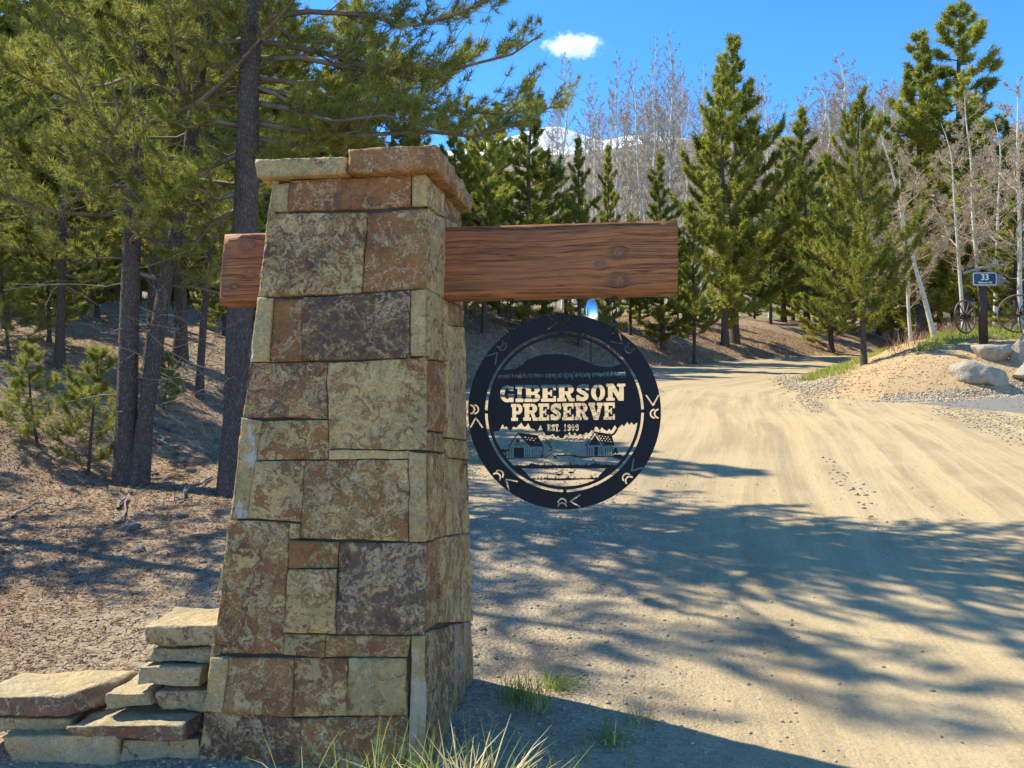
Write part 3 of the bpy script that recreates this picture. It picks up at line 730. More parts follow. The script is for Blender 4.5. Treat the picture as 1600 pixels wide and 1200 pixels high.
    # lower scene: everything below the hanging tree line is open, the drawing stays
    ux = [20, 60, 95, 110, 122, 135, 150, 165, 185, 200, 225, 245, 262, 280, 298, 312, 330, 352, 375, 390, 405, 425, 445, 470, 500, 520, 535, 552, 575, 590, 605, 622, 640, 660, 680, 700, 722, 745, 768, 785, 800, 815, 832, 848, 862, 880, 900, 918, 932, 945, 960, 978, 995, 1012, 1030, 1052, 1068, 1085, 1100, 1125]
    uy = [640, 640, 634, 606, 585, 612, 600, 628, 632, 604, 612, 590, 574, 606, 602, 578, 616, 622, 640, 625, 592, 640, 668, 672, 660, 688, 672, 692, 690, 662, 668, 645, 672, 650, 674, 660, 668, 650, 656, 632, 640, 606, 612, 636, 612, 628, 642, 622, 640, 620, 596, 628, 610, 592, 606, 572, 596, 576, 596, 580]
    op |= inside & (yy > np.interp(xx, ux, uy)) & (yy > 560)
    d = np.zeros_like(solid)                                   # what stays as metal in the lower scene
    # left barn
    stroke(d, [(235, 650), (168, 752)], 7, True); stroke(d, [(235, 650), (332, 754)], 7, True); stroke(d, [(222, 688), (310, 752)], 4, True)
    fill(d, [(235, 648), (382, 668), (428, 752), (334, 752)], True)
    for i in range(4):
        for j in range(3):
            x = 285 + i * 25 + j * 13; y = 680 + j * 17 + i * 3
            if y > 668 and rng.random() < .85: rect(d, x, y, x + 12, y + 7, False)
    rect(d, 205, 760, 280, 832, True); stroke(d, [(168, 752), (168, 836)], 7, True); stroke(d, [(425, 752), (418, 830)], 6, True)
    for x in (186, 292, 306, 322, 345, 360, 376, 392, 406): stroke(d, [(x, 770 + rng.uniform(-12, 12)), (x, 834)], rng.uniform(2.5, 5), True)
    stroke(d, [(205, 735), (262, 735)], 4, True); rect(d, 222, 700, 246, 722, True)
    rect(d, 92, 772, 166, 784, True); rect(d, 108, 784, 150, 832, True); rect(d, 118, 796, 142, 812, False)
    stroke(d, [(140, 838), (430, 832)], 6, True)
    stroke(d, [(425, 690), (450, 700), (470, 722), (472, 745), (490, 760), (488, 775), (468, 782)], 7, True); stroke(d, [(440, 720), (462, 735)], 8, True)
    stroke(d, [(400, 805), (440, 835), (490, 800)], 4, True); stroke(d, [(395, 835), (450, 800)], 4, True)
    # right barn
    stroke(d, [(740, 748), (810, 645), (878, 752)], 8, True); fill(d, [(757, 744), (812, 672), (856, 744)], True); stroke(d, [(752, 746), (752, 828)], 6, True)
    rect(d, 806, 756, 833, 822, True); fill(d, [(815, 643), (935, 664), (957, 746), (884, 746)], True)
    for i in range(4):
        for j in range(3):
            x = 842 + i * 21 + j * 10; y = 672 + j * 17 + i * 3
            if rng.random() < .85: rect(d, x, y, x + 10, y + 7, False)
    for x in (770, 788, 846, 862, 888, 905, 922, 940): stroke(d, [(x, 752 + rng.uniform(0, 14)), (x, 824)], rng.uniform(2.5, 5), True)
    stroke(d, [(740, 830), (950, 824)], 7, True); stroke(d, [(930, 672), (955, 660), (975, 628)], 14, True); stroke(d, [(950, 800), (965, 770), (975, 800)], 16, True)
    fill(d, [(930, 828), (960, 812), (1000, 812), (1040, 840), (990, 850)], True)
    # bridge, bank lines
    stroke(d, [(500, 836), (530, 818), (650, 816), (690, 832), (748, 836)], 8, True); stroke(d, [(505, 822), (522, 840)], 9, True); stroke(d, [(650, 825), (745, 832)], 9, True)
    # reed bank
    rx = np.arange(150, 1020, 6.0); rt = 893 - np.abs(rng.normal(0, 14, len(rx))) * (np.arange(len(rx)) % 2) - 14 * np.exp(-((rx - 345) / 30) ** 2) - 14 * np.exp(-((rx - 810) / 30) ** 2)
    d |= (yy > np.interp(xx, rx, rt)) & (yy < 914) & (xx > 150) & (xx < 1010)
    fill(d, [(180, 905), (255, 905), (330, 985), (345, 1000), (300, 1000)], True); fill(d, [(905, 905), (985, 895), (900, 990), (820, 1000), (840, 965)], True)
    rt2 = 988 - np.abs(rng.normal(0, 15, len(rx))) * (np.arange(len(rx)) % 2) * np.where((rx > 400) & (rx < 760), 1, .7)
    d |= (yy > np.interp(xx, rx, rt2)) & (yy < 999 - 4 * np.sin((xx - 300) / 530 * np.pi * 3)) & (xx > 320) & (xx < 850)
    for bx0, by0 in ((540, 960), (632, 944)):
        ell(d, bx0, by0, 22, 7, True); stroke(d, [(bx0 + 18, by0 - 2), (bx0 + 24, by0 - 16), (bx0 + 32, by0 - 17)], 5, True); stroke(d, [(bx0, by0), (bx0, by0 + 26)], 4, True)
    solid &= ~op
    solid |= (d & inside)
    # holes for the two hangers
    for hx, hy in ((.524, .800), (-.560, .775)): 
        solid[np.hypot(xx - (583 + hx * K), yy - (494 - hy * K)) < 9] = False
    return solid, C, K

def contours(mask):
    m = mask.astype(np.float32); p = np.pad(m, 2)
    b = sum(np.roll(np.roll(p, i, 0), j, 1) for i in (-1, 0, 1) for j in (-1, 0, 1)) / 9.0
    b = b + 1e-4
    A, B, Cc, D = b[:-1, :-1] > .5, b[:-1, 1:] > .5, b[1:, 1:] > .5, b[1:, :-1] > .5
    code = A * 1 + B * 2 + Cc * 4 + D * 8
    ys_, xs_ = np.nonzero((code > 0) & (code < 15))
    TB = {1: [(3, 0)], 2: [(0, 1)], 3: [(3, 1)], 4: [(1, 2)], 5: [(3, 2), (1, 0)], 6: [(0, 2)], 7: [(3, 2)], 8: [(2, 3)], 9: [(2, 0)], 10: [(0, 3), (2, 1)], 11: [(2, 1)], 12: [(1, 3)], 13: [(1, 0)], 14: [(0, 3)]}
    nxt = {}; pos = {}
    def key(y, x, e):
        if e == 0: return (y, x, 0)
        if e == 2: return (y + 1, x, 0)
        if e == 3: return (y, x, 1)
        return (y, x + 1, 1)
    def xyz(kk):
        y, x, t = kk
        if t == 0:
            v0, v1 = b[y, x], b[y, x + 1]; f = (.5 - v0) / (v1 - v0); return (x + f, y)
        v0, v1 = b[y, x], b[y + 1, x]; f = (.5 - v0) / (v1 - v0); return (x, y + f)
    for y, x in zip(ys_.tolist(), xs_.tolist()):
        for e0, e1 in TB[int(code[y, x])]: nxt[key(y, x, e0)] = key(y, x, e1)
    out = []
    while nxt:
        st, cur = next(iter(nxt.items())); loop = [st]; del nxt[st]
        while cur != st and cur in nxt:
            loop.append(cur); c2 = nxt.pop(cur); cur = c2
        out.append(np.array([xyz(kk) for kk in loop]) - 2)
    return out

def rdp(P, eps):
    n = len(P)
    if n < 6: return P
    i1 = int(np.argmax(np.hypot(*(P - P[0]).T)))
    def rec(Q):
        keep = np.zeros(len(Q), bool); keep[0] = keep[-1] = True; st = [(0, len(Q) - 1)]
        while st:
            a, b_ = st.pop()
            if b_ <= a + 1: continue
            d = Q[b_] - Q[a]; L = np.hypot(*d) + 1e-12
            dd = np.abs(d[0] * (Q[a + 1:b_, 1] - Q[a, 1]) - d[1] * (Q[a + 1:b_, 0] - Q[a, 0])) / L; k_ = int(np.argmax(dd))
            if dd[k_] > eps: keep[a + 1 + k_] = True; st += [(a, a + 1 + k_), (a + 1 + k_, b_)]
        return Q[keep]
    A_ = rec(P[:i1 + 1]); B_ = rec(np.concatenate([P[i1:], P[:1]]))
    return np.concatenate([A_[:-1], B_[:-1]])

mask, SC, SK = build_sign_mask()
loops = [rdp(c, .45) for c in contours(mask) if len(c) > 10]
cu = bpy.data.curves.new('sign_outline', 'CURVE'); cu.dimensions = '2D'; cu.fill_mode = 'BOTH'
sign_c = plane_hit(881.5, 643, pe - bn * BT * .45, bn); SR = 150.3 * sign_c[1] / F; ST = .005
for P in loops:
    if len(P) < 3: continue
    sp = cu.splines.new('POLY'); sp.points.add(len(P) - 1); sp.use_cyclic_u = True
    co = np.zeros((len(P), 4)); co[:, 0] = (P[:, 0] - SC) / SK * SR; co[:, 1] = -(P[:, 1] - SC) / SK * SR; co[:, 3] = 1
    sp.points.foreach_set('co', co.ravel())
cu.extrude = ST / 2
tmp = bpy.data.objects.new('tmp', cu); COL.objects.link(tmp)
dg = bpy.context.evaluated_depsgraph_get(); me = bpy.data.meshes.new_from_object(tmp.evaluated_get(dg)); bpy.data.objects.remove(tmp)
me.materials.clear(); me.transform(Matrix.Rotation(R(90), 4, 'X')); me.transform(Matrix.Scale(1.012, 4, (0, 0, 1)))
me.name = 'round_sign'
sign = link('round_sign', me, MAT['metal']); sign.location = sign_c; sign.rotation_euler = (0, R(-.35), byaw + R(2))
tag(sign, 'round black metal cut-out sign reading GIBERSON PRESERVE EST. 1909, hung under the timber beam', 'sign')

def tube(pts, rad, sides=6, cap=True):
    pts = np.asarray(pts, float); n = len(pts); rad = np.broadcast_to(np.asarray(rad, float), (n,))
    tg = np.gradient(pts, axis=0); tg = tg / np.maximum(np.linalg.norm(tg, axis=1, keepdims=True), 1e-9)
    ref = np.array([0.31, .22, .92]) if abs(tg[0] @ np.array([0.31, .22, .92])) < .8 else np.array([.95, .2, .1])
    u = np.cross(tg, ref); u /= np.maximum(np.linalg.norm(u, axis=1, keepdims=True), 1e-9); w = np.cross(tg, u)
    a = np.linspace(0, 2 * np.pi, sides, endpoint=False)
    V = pts[:, None] + rad[:, None, None] * (np.cos(a)[None, :, None] * u[:, None] + np.sin(a)[None, :, None] * w[:, None])
    V = V.reshape(-1, 3); f = []
    i = np.arange(n - 1)[:, None] * sides; j = np.arange(sides)[None]; j2 = (j + 1) % sides
    q = np.stack([i + j, i + j2, i + sides + j2, i + sides + j], -1).reshape(-1, 4)
    return V, q

class MB:
    def __init__(s): s.v = []; s.f = []; s.n = 0
    def add(s, v, q):
        s.v.append(np.asarray(v)); s.f.append(np.asarray(q) + s.n); s.n += len(v); return s
    def tube(s, pts, rad, sides=6): return s.add(*tube(pts, rad, sides))
    def box(s, a, b):
        a = np.array(a, float); b = np.array(b, float)
        v = np.array([[x, y, z] for z in (a[2], b[2]) for x, y in ((a[0], a[1]), (b[0], a[1]), (b[0], b[1]), (a[0], b[1]))])
        return s.add(v, [[0, 1, 5, 4], [1, 2, 6, 5], [2, 3, 7, 6], [3, 0, 4, 7], [4, 5, 6, 7], [3, 2, 1, 0]])
    def ring(s, c, r, t, ax='y', sx=1.0, sz=1.0, n=14, sides=6):
        a = np.linspace(0, 2 * np.pi, n + 1); c = np.array(c)
        d = np.stack([np.cos(a) * r * sx, 0 * a, np.sin(a) * r * sz], 1)
        if ax == 'x': d = d[:, [1, 0, 2]]
        return s.tube(c + d, t, sides)
    def me(s, name, smooth=True): return mesh_np(name, np.concatenate(s.v), np.concatenate(s.f), 4, smooth)
    def build(s, name, mat, parent=None, smooth=True): return link(name, s.me(name, smooth), mat, parent)

# two hangers: eye bolt and chain links
for i, (hx, hz) in enumerate(((.524, .800), (-.560, .775))):
    top_px = (960, 459.5) if i == 0 else (792, 463.5)
    tp = plane_hit(*top_px, pe - bn * BT * .45, bn)
    low = np.array(sign_c) + np.array([math.cos(byaw), math.sin(byaw), 0]) * hx * SR + np.array([0, 0, hz * SR * 1.012])
    tp[0], tp[1] = low[0], low[1]
    # the beam's underside at this place
    h = empty('sign_hanger', tuple(tp))
    tag(h, 'short dark iron chain above the round sign, %s' % ('towards the beam\'s free end' if i == 0 else 'nearer the stone pillar'), 'chain', 'chains that carry the round sign')
    L = tp[2] - low[2]
    eb = MB(); eb.tube([(0, 0, .03), (0, 0, -.012)], .005).ring((0, 0, -.026), .015, .0042, 'y'); eb.build('eye_bolt', MAT['iron'], h)
    z = -.036; nl = max(2, round((L - .036) / .034)); pitch = (L - .036 + .004) / nl
    for q in range(nl):
        lk = MB(); lk.ring((0, 0, z - pitch / 2), pitch / 2 + .004, .0034, 'x' if q % 2 == 0 else 'y', .55, 1.0); lk.build('link', MAT['iron'], h); z -= pitch

# ------------------------------------------------------------------ dry-stacked flagstones by the pillar
WALL = empty('stone_wall', (-1.85, 4.15, 0)); tag(WALL, 'low crumbling stack of rough flagstones beside the big stone pillar', 'stone wall')
WINV = Matrix.Translation((1.85, -4.15, 0))
FL = [  # x0,x1,ytop(front edge),ybot px, depth front, depth back, left/right plan skew, stain, dark, seed
 (184, 309, 1158, 1194, 3.93, 4.36, .00, .25, .1, 301), (6, 181, 1147, 1187, 3.92, 4.38, .03, .05, .25, 302), (-45, 111, 1121, 1146, 3.97, 4.4, 0, .2, .2, 303),
 (282, 318, 1128, 1157, 4.06, 4.4, .0, .4, .1, 310), (112, 287, 1131, 1159, 3.90, 4.24, .08, .75, .12, 304), (-60, 110, 1086, 1120, 3.92, 4.30, .15, .85, .2, 305), (169, 229, 1081, 1110, 4.00, 4.28, .05, .1, .1, 306), (249, 322, 1080, 1111, 4.05, 4.4, .02, .45, .05, 307),
 (211, 312, 1041, 1073, 4.03, 4.36, .04, .05, .05, 308), (231, 331, 1011, 1036, 4.08, 4.36, .0, .3, .05, 309), (231, 337, 976, 1010, 4.06, 4.42, .02, .35, .02, 311)]
for x0, x1, yt, yb, d0, d1, sk, st, dk, sd in FL:
    a, b = at(x0, yb, d0), at(x1, yb, d0); zt = at((x0 + x1) / 2, yt, d0)[2]; zb = a[2] * .5 + b[2] * .5
    if sd in (301, 302): zb -= .03
    rng = np.random.default_rng(sd); j = lambda s_: rng.uniform(-s_, s_)
    pts = []
    for z in (zb + .004, zt - .004):
        pts += [(a[0] + j(.02), d0 + j(.03), z + j(.006)), (b[0] + j(.02), d0 + j(.03) + .01, z + j(.006)), (b[0] + sk + j(.03), d1 + j(.03), z + j(.003)), (a[0] + sk * .6 + j(.03), d1 + j(.03), z + j(.003))]
    add_stone(hexblock('stone', pts, .012, .004, .026, 9, sd, .38), st, dk, sd, 1, 'stone', WALL, 'flag', WINV)

# ------------------------------------------------------------------ trees
def unit(v): return v / np.maximum(np.linalg.norm(v, axis=-1, keepdims=True), 1e-9)

def needles(P, D, per, length, width, rng, along, spread=(.25, 1.45), tint=None):
    n = len(P); D = unit(D)
    Pn = np.repeat(P, per, 0); Dn = np.repeat(D, per, 0); N = n * per
    rnd = rng.normal(size=(N, 3)); perp = unit(rnd - (rnd * Dn).sum(1, keepdims=True) * Dn)
    a = rng.uniform(spread[0], spread[1], (N, 1)); t = rng.uniform(0, 1, (N, 1))
    base = Pn - Dn * along * t; dirn = unit(Dn * np.cos(a) + perp * np.sin(a) + np.array([0, 0, .12]))
    L = length * rng.uniform(.75, 1.2, (N, 1)); sd = unit(np.cross(dirn, rng.normal(size=(N, 3))))
    V = np.empty((N, 3, 3)); V[:, 0] = base - sd * width / 2; V[:, 1] = base + sd * width / 2; V[:, 2] = base + dirn * L
    c = np.repeat(tint if tint is not None else rng.beta(2, 2.6, n), per) + rng.normal(0, .08, N)
    return V.reshape(-1, 3), np.repeat(np.clip(c, 0, 1), 3)

def pine(seed, H, R0, base, nb, per, nl, nw, sec=12, tuft=4, top_bare=False, shape=1.0, extra=None, trunk_r=None, dead=14, lean=(0, 0), sub=.33, fine=True, droop=.25, up=.5):
    """returns trunk, limbs, crown, dead-twig meshes; base at origin"""
    rng = np.random.default_rng(seed); tr = trunk_r or H * .0135
    zs = np.linspace(0, H, 18); wob = np.stack([fbm(np.stack([zs * .25, zs * 0 + seed, zs * 0], 1), 2, seed), fbm(np.stack([zs * .25, zs * 0 + seed, zs * 0 + 7], 1), 2, seed + 1)], 1) * .16 * (zs / H)[:, None] * 3
    spine = np.stack([wob[:, 0] + lean[0] * zs / H, wob[:, 1] + lean[1] * zs / H, zs], 1); rad = tr * (1 - zs / H) ** .8 + .006; rad[0] *= 1.3
    zz0 = np.concatenate([[-.25], zs]); sp0 = np.concatenate([[[0, 0, -.25]], spine]); rd0 = np.concatenate([[rad[0] * 1.12], rad])
    tv, tq = tube(sp0, rd0, 12)
    tv = tv + fbm(tv * 7, 2, seed)[:, None] * np.array([1, 1, 0]) * tr * .12
    trunk = mesh_np('trunk', tv, tq, 4, True)
    lm = MB(); tips = []; dirs = []; tints = []
    def add_limb(pts, r, branch_tint, L):
        lm.tube(pts, np.linspace(r, r * .22, len(pts)), 5)
        seg = np.linalg.norm(np.diff(pts, axis=0), axis=1); cs = np.concatenate([[0], np.cumsum(seg)]); tot = cs[-1]
        ns = max(4, int(sec * L / (R0 * .8)))
        for s in rng.uniform(.22, 1.0, ns):
            p = np.array([np.interp(s * tot, cs, pts[:, q]) for q in range(3)]); j_ = min(len(pts) - 2, np.searchsorted(cs, s * tot) - 1); j_ = max(j_, 0)
            ax = unit(pts[j_ + 1] - pts[j_]); sd = unit(np.cross(ax, [0, 0, 1])) * rng.choice([-1, 1]); 
            dd = unit(ax * .75 + sd * rng.uniform(.4, 1.0) + np.array([0, 0, rng.uniform(-.12, up)]))
            l2 = sub * L * rng.uniform(.35, 1.0) * (1.15 - .7 * s) + .12
            mid = p + dd * l2 * .5; end = p + unit(dd + np.array([0, 0, .35])) * l2
            if fine: lm.tube(np.array([p, mid, end]), [r * .28 * (1.2 - s), r * .2 * (1.2 - s), .003], 3)
            tf = max(1, int(round(tuft * rng.uniform(.6, 1.3))))
            for t in np.linspace(.3, 1, tf):
                q = mid * (1 - t) + end * t if t > .5 else p * (1 - t * 1.0) + mid * t
                q = (p * (1 - t) ** 2 + mid * 2 * t * (1 - t) + end * t * t)
                jd = rng.normal(0, .35, 3); jd[2] += .1
                tips.append(q + jd * .18 * l2 * (1 if t < 1 else 0)); dirs.append(dd + jd + np.array([0, 0, .25 if t == 1 else 0])); tints.append(branch_tint)
        tips.append(pts[-1]); dirs.append(pts[-1] - pts[-2] + np.array([0, 0, .2 * seg[-1]])); tints.append(branch_tint + .1)
    for i in range(nb):
        f = (i + rng.uniform(0, 1)) / nb; z = H * (base + (1 - base) * f ** 1.0 * .975)
        fr = (z / H - base) / (1 - base)
        prof = (1 - fr) ** shape * (.55 + .45 * min(1, fr / .18)) + .035
        L = R0 * prof * rng.uniform(.4, 1.25) ; az = i * 2.39996 + rng.uniform(-.5, .5)
        p0 = np.array([np.interp(z, zs, spine[:, 0]), np.interp(z, zs, spine[:, 1]), z]); h = np.array([math.cos(az), math.sin(az), 0])
        el = rng.uniform(-.12, .32) + fr * .55
        t = np.linspace(0, 1, 6)[:, None]
        pts = p0 + h * L * t * math.cos(el) + np.array([0, 0, 1]) * L * (math.sin(el) * t - droop * t * (1 - t) * 1.6 + .16 * t ** 3)
        pts[1:] += rng.normal(0, .035 * L, (5, 3)) * np.array([1, 1, .6])
        add_limb(pts, max(.008, tr * .30 * (L / R0) + .004), float(np.clip(rng.normal(.45, .17), 0, .95)), L)
    for pts in (extra or []):
        pts = np.asarray(pts, float); L = np.linalg.norm(np.diff(pts, axis=0), axis=1).sum(); add_limb(pts, .038, float(rng.uniform(.25, .6)), L)
    # leader
    tips.append(spine[-1]); dirs.append(np.array([0, 0, 1.0])); tints.append(.6)
    V, c = needles(np.array(tips), np.array(dirs), per, nl, nw, rng, nl * 1.15, tint=np.clip(np.array(tints) + rng.normal(0, .13, len(tints)), 0, 1))
    crown = mesh_np('crown', V, np.arange(len(V)), 3, False, c)
    limbs = lm.me('limbs')
    dm = MB()
    for i in range(dead):
        z = H * rng.uniform(.05, base + .12); az = rng.uniform(0, 6.28); L = rng.uniform(.4, 1.3) * (R0 / 2.5); h = np.array([math.cos(az), math.sin(az), 0])
        p0 = np.array([np.interp(z, zs, spine[:, 0]), np.interp(z, zs, spine[:, 1]), z]); t = np.linspace(0, 1, 6)[:, None]
        pts = p0 + h * L * t + np.array([0, 0, 1]) * L * (rng.uniform(-.5, .1) * t + rng.uniform(-.2, .5) * t * t) + np.concatenate([np.zeros((1, 3)), np.cumsum(rng.normal(0, .03 * L, (5, 3)), 0)])
        dm.tube(pts, np.linspace(.009, .0025, 6), 4)
        for q in range(4):
            s = rng.integers(2, 6); e = pts[s] + rng.normal(0, .22 * L, 3); mid = (pts[s] + e) / 2 + rng.normal(0, .05, 3); dm.tube(np.array([pts[s], mid, e]), [.004, .003, .0018], 3)
    deadme = dm.me('dead_twigs') if dead else None
    return dict(trunk=trunk, limbs=limbs, crown=crown, dead=deadme, H=H)

def plant_tree(name, proto, loc, h, rz, label, cat='tree', group=None, tilt=(0, 0), wide=1.0, mats=('bark', 'twig', 'needle')):
    r = empty(name, tuple(loc)); s = h / proto['H']; r.scale = (s * wide, s * wide, s); r.rotation_euler = (tilt[0], tilt[1], rz)
    link('trunk', proto['trunk'], MAT[mats[0]], r)
    if proto.get('limbs'): tag(link('limbs', proto['limbs'], MAT[mats[1]], r), kind='stuff')
    tag(link('crown', proto['crown'], MAT[mats[2]], r), kind='stuff')
    if proto.get('dead'): tag(link('dead_twigs', proto['dead'], MAT['deadtwig'], r), kind='stuff')
    return tag(r, label, cat, group)

def height_to(loc, px, py):
    """height that puts the top of a tree rooted at loc on picture row py"""
    return at(px, py, loc[1])[2] - loc[2]

# --- tall pines on the left bank
pB = ground_px(367, 772); 
def limb_px(path, ddy, d0=None):
    d0 = d0 or pB[1]; n = len(path)
    return [at(x, y, d0 + ddy * i / (n - 1)) - pB for i, (x, y) in enumerate(path)]
lean_b = 38 / F * pB[1] * 1.7
extraB = [limb_px([(398, 30), (480, 18), (560, 22), (650, 40), (720, 20), (775, -8)], -.6), limb_px([(396, 62), (480, 78), (560, 96), (640, 118), (700, 112), (740, 90)], .5),
          limb_px([(394, 92), (470, 90), (560, 108), (660, 122), (740, 100), (800, 85), (848, 52)], -.2), limb_px([(390, 190), (470, 205), (560, 212), (660, 205), (740, 214), (820, 190)], -.5),
          limb_px([(392, 140), (480, 150), (580, 165), (680, 172), (780, 178), (880, 166)], .3), limb_px([(388, 235), (330, 260), (280, 300), (240, 330)], -.5), limb_px([(390, 250), (440, 280), (470, 330)], .6),
          limb_px([(395, 60), (330, 70), (280, 60), (230, 90)], .5), limb_px([(398, 5), (470, -30), (560, -50), (680, -60), (760, -50)], .2), limb_px([(392, 160), (450, 170), (520, 190), (600, 180), (690, 200)], -.9),
          limb_px([(392, 120), (460, 130), (540, 125), (620, 140), (690, 135)], .9), limb_px([(390, 215), (450, 225), (520, 235), (580, 232)], .4), limb_px([(386, 320), (330, 350), (300, 390), (270, 400)], .3),
          limb_px([(386, 300), (340, 310), (300, 290), (270, 310)], -.6), limb_px([(390, 200), (340, 190), (290, 200), (250, 180)], -.4)]
N1, N2 = .105, .0080
pineB = pine(11, 15.5, 3.0, .30, 46, 36, N1, N2, 27, 5, extra=extraB, trunk_r=.15, lean=(lean_b, 0), dead=10)
plant_tree('pine_tree', pineB, pB, 15.5, 0, 'thick-trunked pine just behind the stone pillar with long limbs reaching over it')
pA = ground_px(196, 756)
pineA = pine(12, 15.0, 2.8, .17, 72, 32, N1, N2, 22, 4, trunk_r=.118, dead=20)
plant_tree('pine_tree', pineA, pA, 15.0, .7, 'slim straight pine of a crossing pair on the needle-covered bank')
pA2 = pA + np.array([.16, -.02, 0]); pA2[2] = gz(pA2[0], pA2[1])
pineA2 = pine(13, 13.0, 2.5, .22, 62, 32, N1, N2, 22, 4, trunk_r=.10, lean=(1.5, .5), dead=16)
plant_tree('pine_tree', pineA2, pA2, 13.0, 0, 'leaning pine growing from the foot of the slim straight pine')
for (px, dep, h, rz, pr, lab) in ((-340, 9.4, 13.5, 2.1, pineA, 'pine beside the low flagstone stack, further up the bank'), (92, 14.2, 9.0, .4, pineA, 'pine with full low crown behind the sapling'), (312, 15.2, 8.5, 5.0, pineA2, 'leaning young pine between the crossing pair and the thick pine'), 
                                  (8, 16.0, 9.5, 3.3, pineA2, 'dark thin pine trunk at the crest of the needle bank'), (-120, 15.0, 10.5, 1.2, pineA, 'pine on the bank crest behind the sapling')):
    p = at_depth(px, dep); plant_tree('pine_tree', pr, p, h, rz, lab)

farA = pine(21, 11.0, 2.8, .08, 76, 15, .20, .034, 25, 4, fine=False, dead=6, shape=.9)
farB = pine(22, 11.0, 2.6, .04, 84, 15, .20, .034, 25, 4, fine=False, dead=4, shape=1.0, droop=.15)
farC = pine(23, 12.0, 2.6, .18, 70, 15, .20, .034, 25, 4, fine=False, dead=8, shape=.75)
farD = pine(24, 10.0, 3.2, .13, 74, 15, .20, .034, 25, 4, fine=False, dead=6, shape=.85, up=.8)
FARM = ('bark', 'twig', 'needlefar')

# pines standing behind on the left
for (px, py, h, rz, pr, lab) in ((282, 563, 9.5, .3, farC, 'short-crowned pine at the back of the bank, right of the crossing pair'), (240, 574, 11, 1.8, farC, 'grey-trunked pine partly hidden behind the crossing pair')):
    plant_tree('pine_tree', pr, ground_px(px, py), h, rz, lab, mats=FARM)
rng = np.random.default_rng(77); cnt = 0; tries = 0; placed = []
WOOD = ['wide low-branched pine in the sunlit wood behind the bank pines', 'narrow full-skirted pine in the sunlit wood behind the bank pines', 'high-crowned pine in the sunlit wood behind the bank pines', 'broad upswept pine in the sunlit wood behind the bank pines']
while cnt < 56 and tries < 6000:
    tries += 1
    dep = rng.uniform(15, 50); px = rng.uniform(-330, 800); p = at_depth(px, dep)
    if d_toe(p[None, :2])[0] < (9.0 if dep < 34 else 2.5) or any((p[0] - q[0]) ** 2 + (p[1] - q[1]) ** 2 < 5 for q in placed): continue
    if (250 < px < 345 and dep < 30) or (px < 130 and dep < 25): continue
    placed.append(p); pr = [farA, farB, farC, farD][cnt % 4]
    plant_tree('pine_tree', pr, p, rng.uniform(7, 13), rng.uniform(0, 6.28), WOOD[cnt % 4], 'tree', 'pines in the wood behind the bank', wide=rng.uniform(.9, 1.2), mats=FARM); cnt += 1

for i, (px, dep, h) in enumerate([(-70, 31, 17), (15, 34, 18), (95, 30, 16.5), (170, 36, 18), (250, 33, 17), (330, 35, 17), (430, 37, 16), (540, 40, 16)]):
    p = at_depth(px, dep); plant_tree('pine_tree', [farC, farA, farD][i % 3], p, h, i * 1.4, 'tallest pine rising at the back of the wood behind the bank', 'tree', 'tallest pines of the wood', wide=1.05, mats=FARM)
for i, (px, dep, h) in enumerate([(-40, 19, 4.5), (20, 21, 4.0), (62, 18.5, 3.6), (100, 23, 5.0), (150, 21, 3.4), (40, 26, 6), (120, 27, 6), (180, 25, 4.5), (215, 29, 5), (335, 27, 5), (350, 22, 3.2), (-90, 22, 5), (255, 33, 5.5), (310, 36, 6), (75, 15.5, 2.2), (400, 24, 4)]):
    p = at_depth(px, dep); plant_tree('pine_tree', [farB, farA, farD][i % 3], p, h, i * 2.2, 'low young pine between the trunks on the bank crest', 'tree', 'young pines on the bank crest', wide=1.35, mats=FARM)
# pines across the road
def mid(px, py, top, pr, rz, lab, wide=1.0, depth=None, mats=FARM, tilt=(0, 0), group=None):
    p = ground_px(px, py) if depth is None else at_depth(px, depth)
    return plant_tree('pine_tree', pr, p, height_to(p, px, top), rz, lab, 'tree', group, tilt, wide, mats)
mid(757, 560, 165, farC, .4, 'pine with bare lower trunk between the pillar and the round sign', 1.0, 34)
mid(822, 560, 120, farB, 2.2, 'tall full pine rising behind the middle of the timber beam', 1.15, 37)
mid(700, 560, 190, farA, 3.0, 'bushy pine just behind the pillar\'s cap', 1.1, 33)
mid(906, 560, 212, farB, 1.0, 'young slender pine above the beam, left one of two close together', .8, 36)
mid(950, 560, 222, farB, 4.0, 'young slender pine above the beam, right one of two close together', .75, 39)
mid(1036, 530, 236, farB, 5.2, 'young pine above the free end of the beam', 1.0, 40)
mid(1133, 540, 86, farA, .9, 'broad double-topped pine\'s left stem where the road bends', .92)
mid(1148, 536, 50, farA, 3.9, 'broad double-topped pine\'s taller right stem where the road bends', 1.0)
mid(1085, 560, 330, farC, 2.9, 'small pine in front of the broad double-topped pine', .9, 39)
mid(985, 560, 330, farC, 1.7, 'small pine half hidden behind the beam', 1.0, 41)
mid(1262, 500, 165, farB, .2, 'narrow pine further up the hill behind the lone roadside pine', 1.05, 58)
mid(1226, 500, 215, farA, 1.9, 'low pine behind the narrow hill pine', 1.1, 60)
mid(1350, 570, 138, farD, .5, 'lone dark-trunked pine standing at the roadside by the soil mound', .74)
mid(1300, 540, 300, farA, 2.5, 'bushy pine in the shade beyond the lone roadside pine', 1.2, 50)
mid(1440, 480, 52, farA, 1.2, 'tall pine behind the white aspens, shorter of two', 1.05, 44)
mid(1508, 480, -4, farC, 2.6, 'tallest pine behind the white aspens', 1.3, 43)
mid(1585, 500, 190, farD, 4.4, 'pine behind the wagon wheels', 1.1, 42)
mid(1590, 520, 300, farB, .8, 'bright green young spruce behind the wagon wheels', 1.5, 33.5)

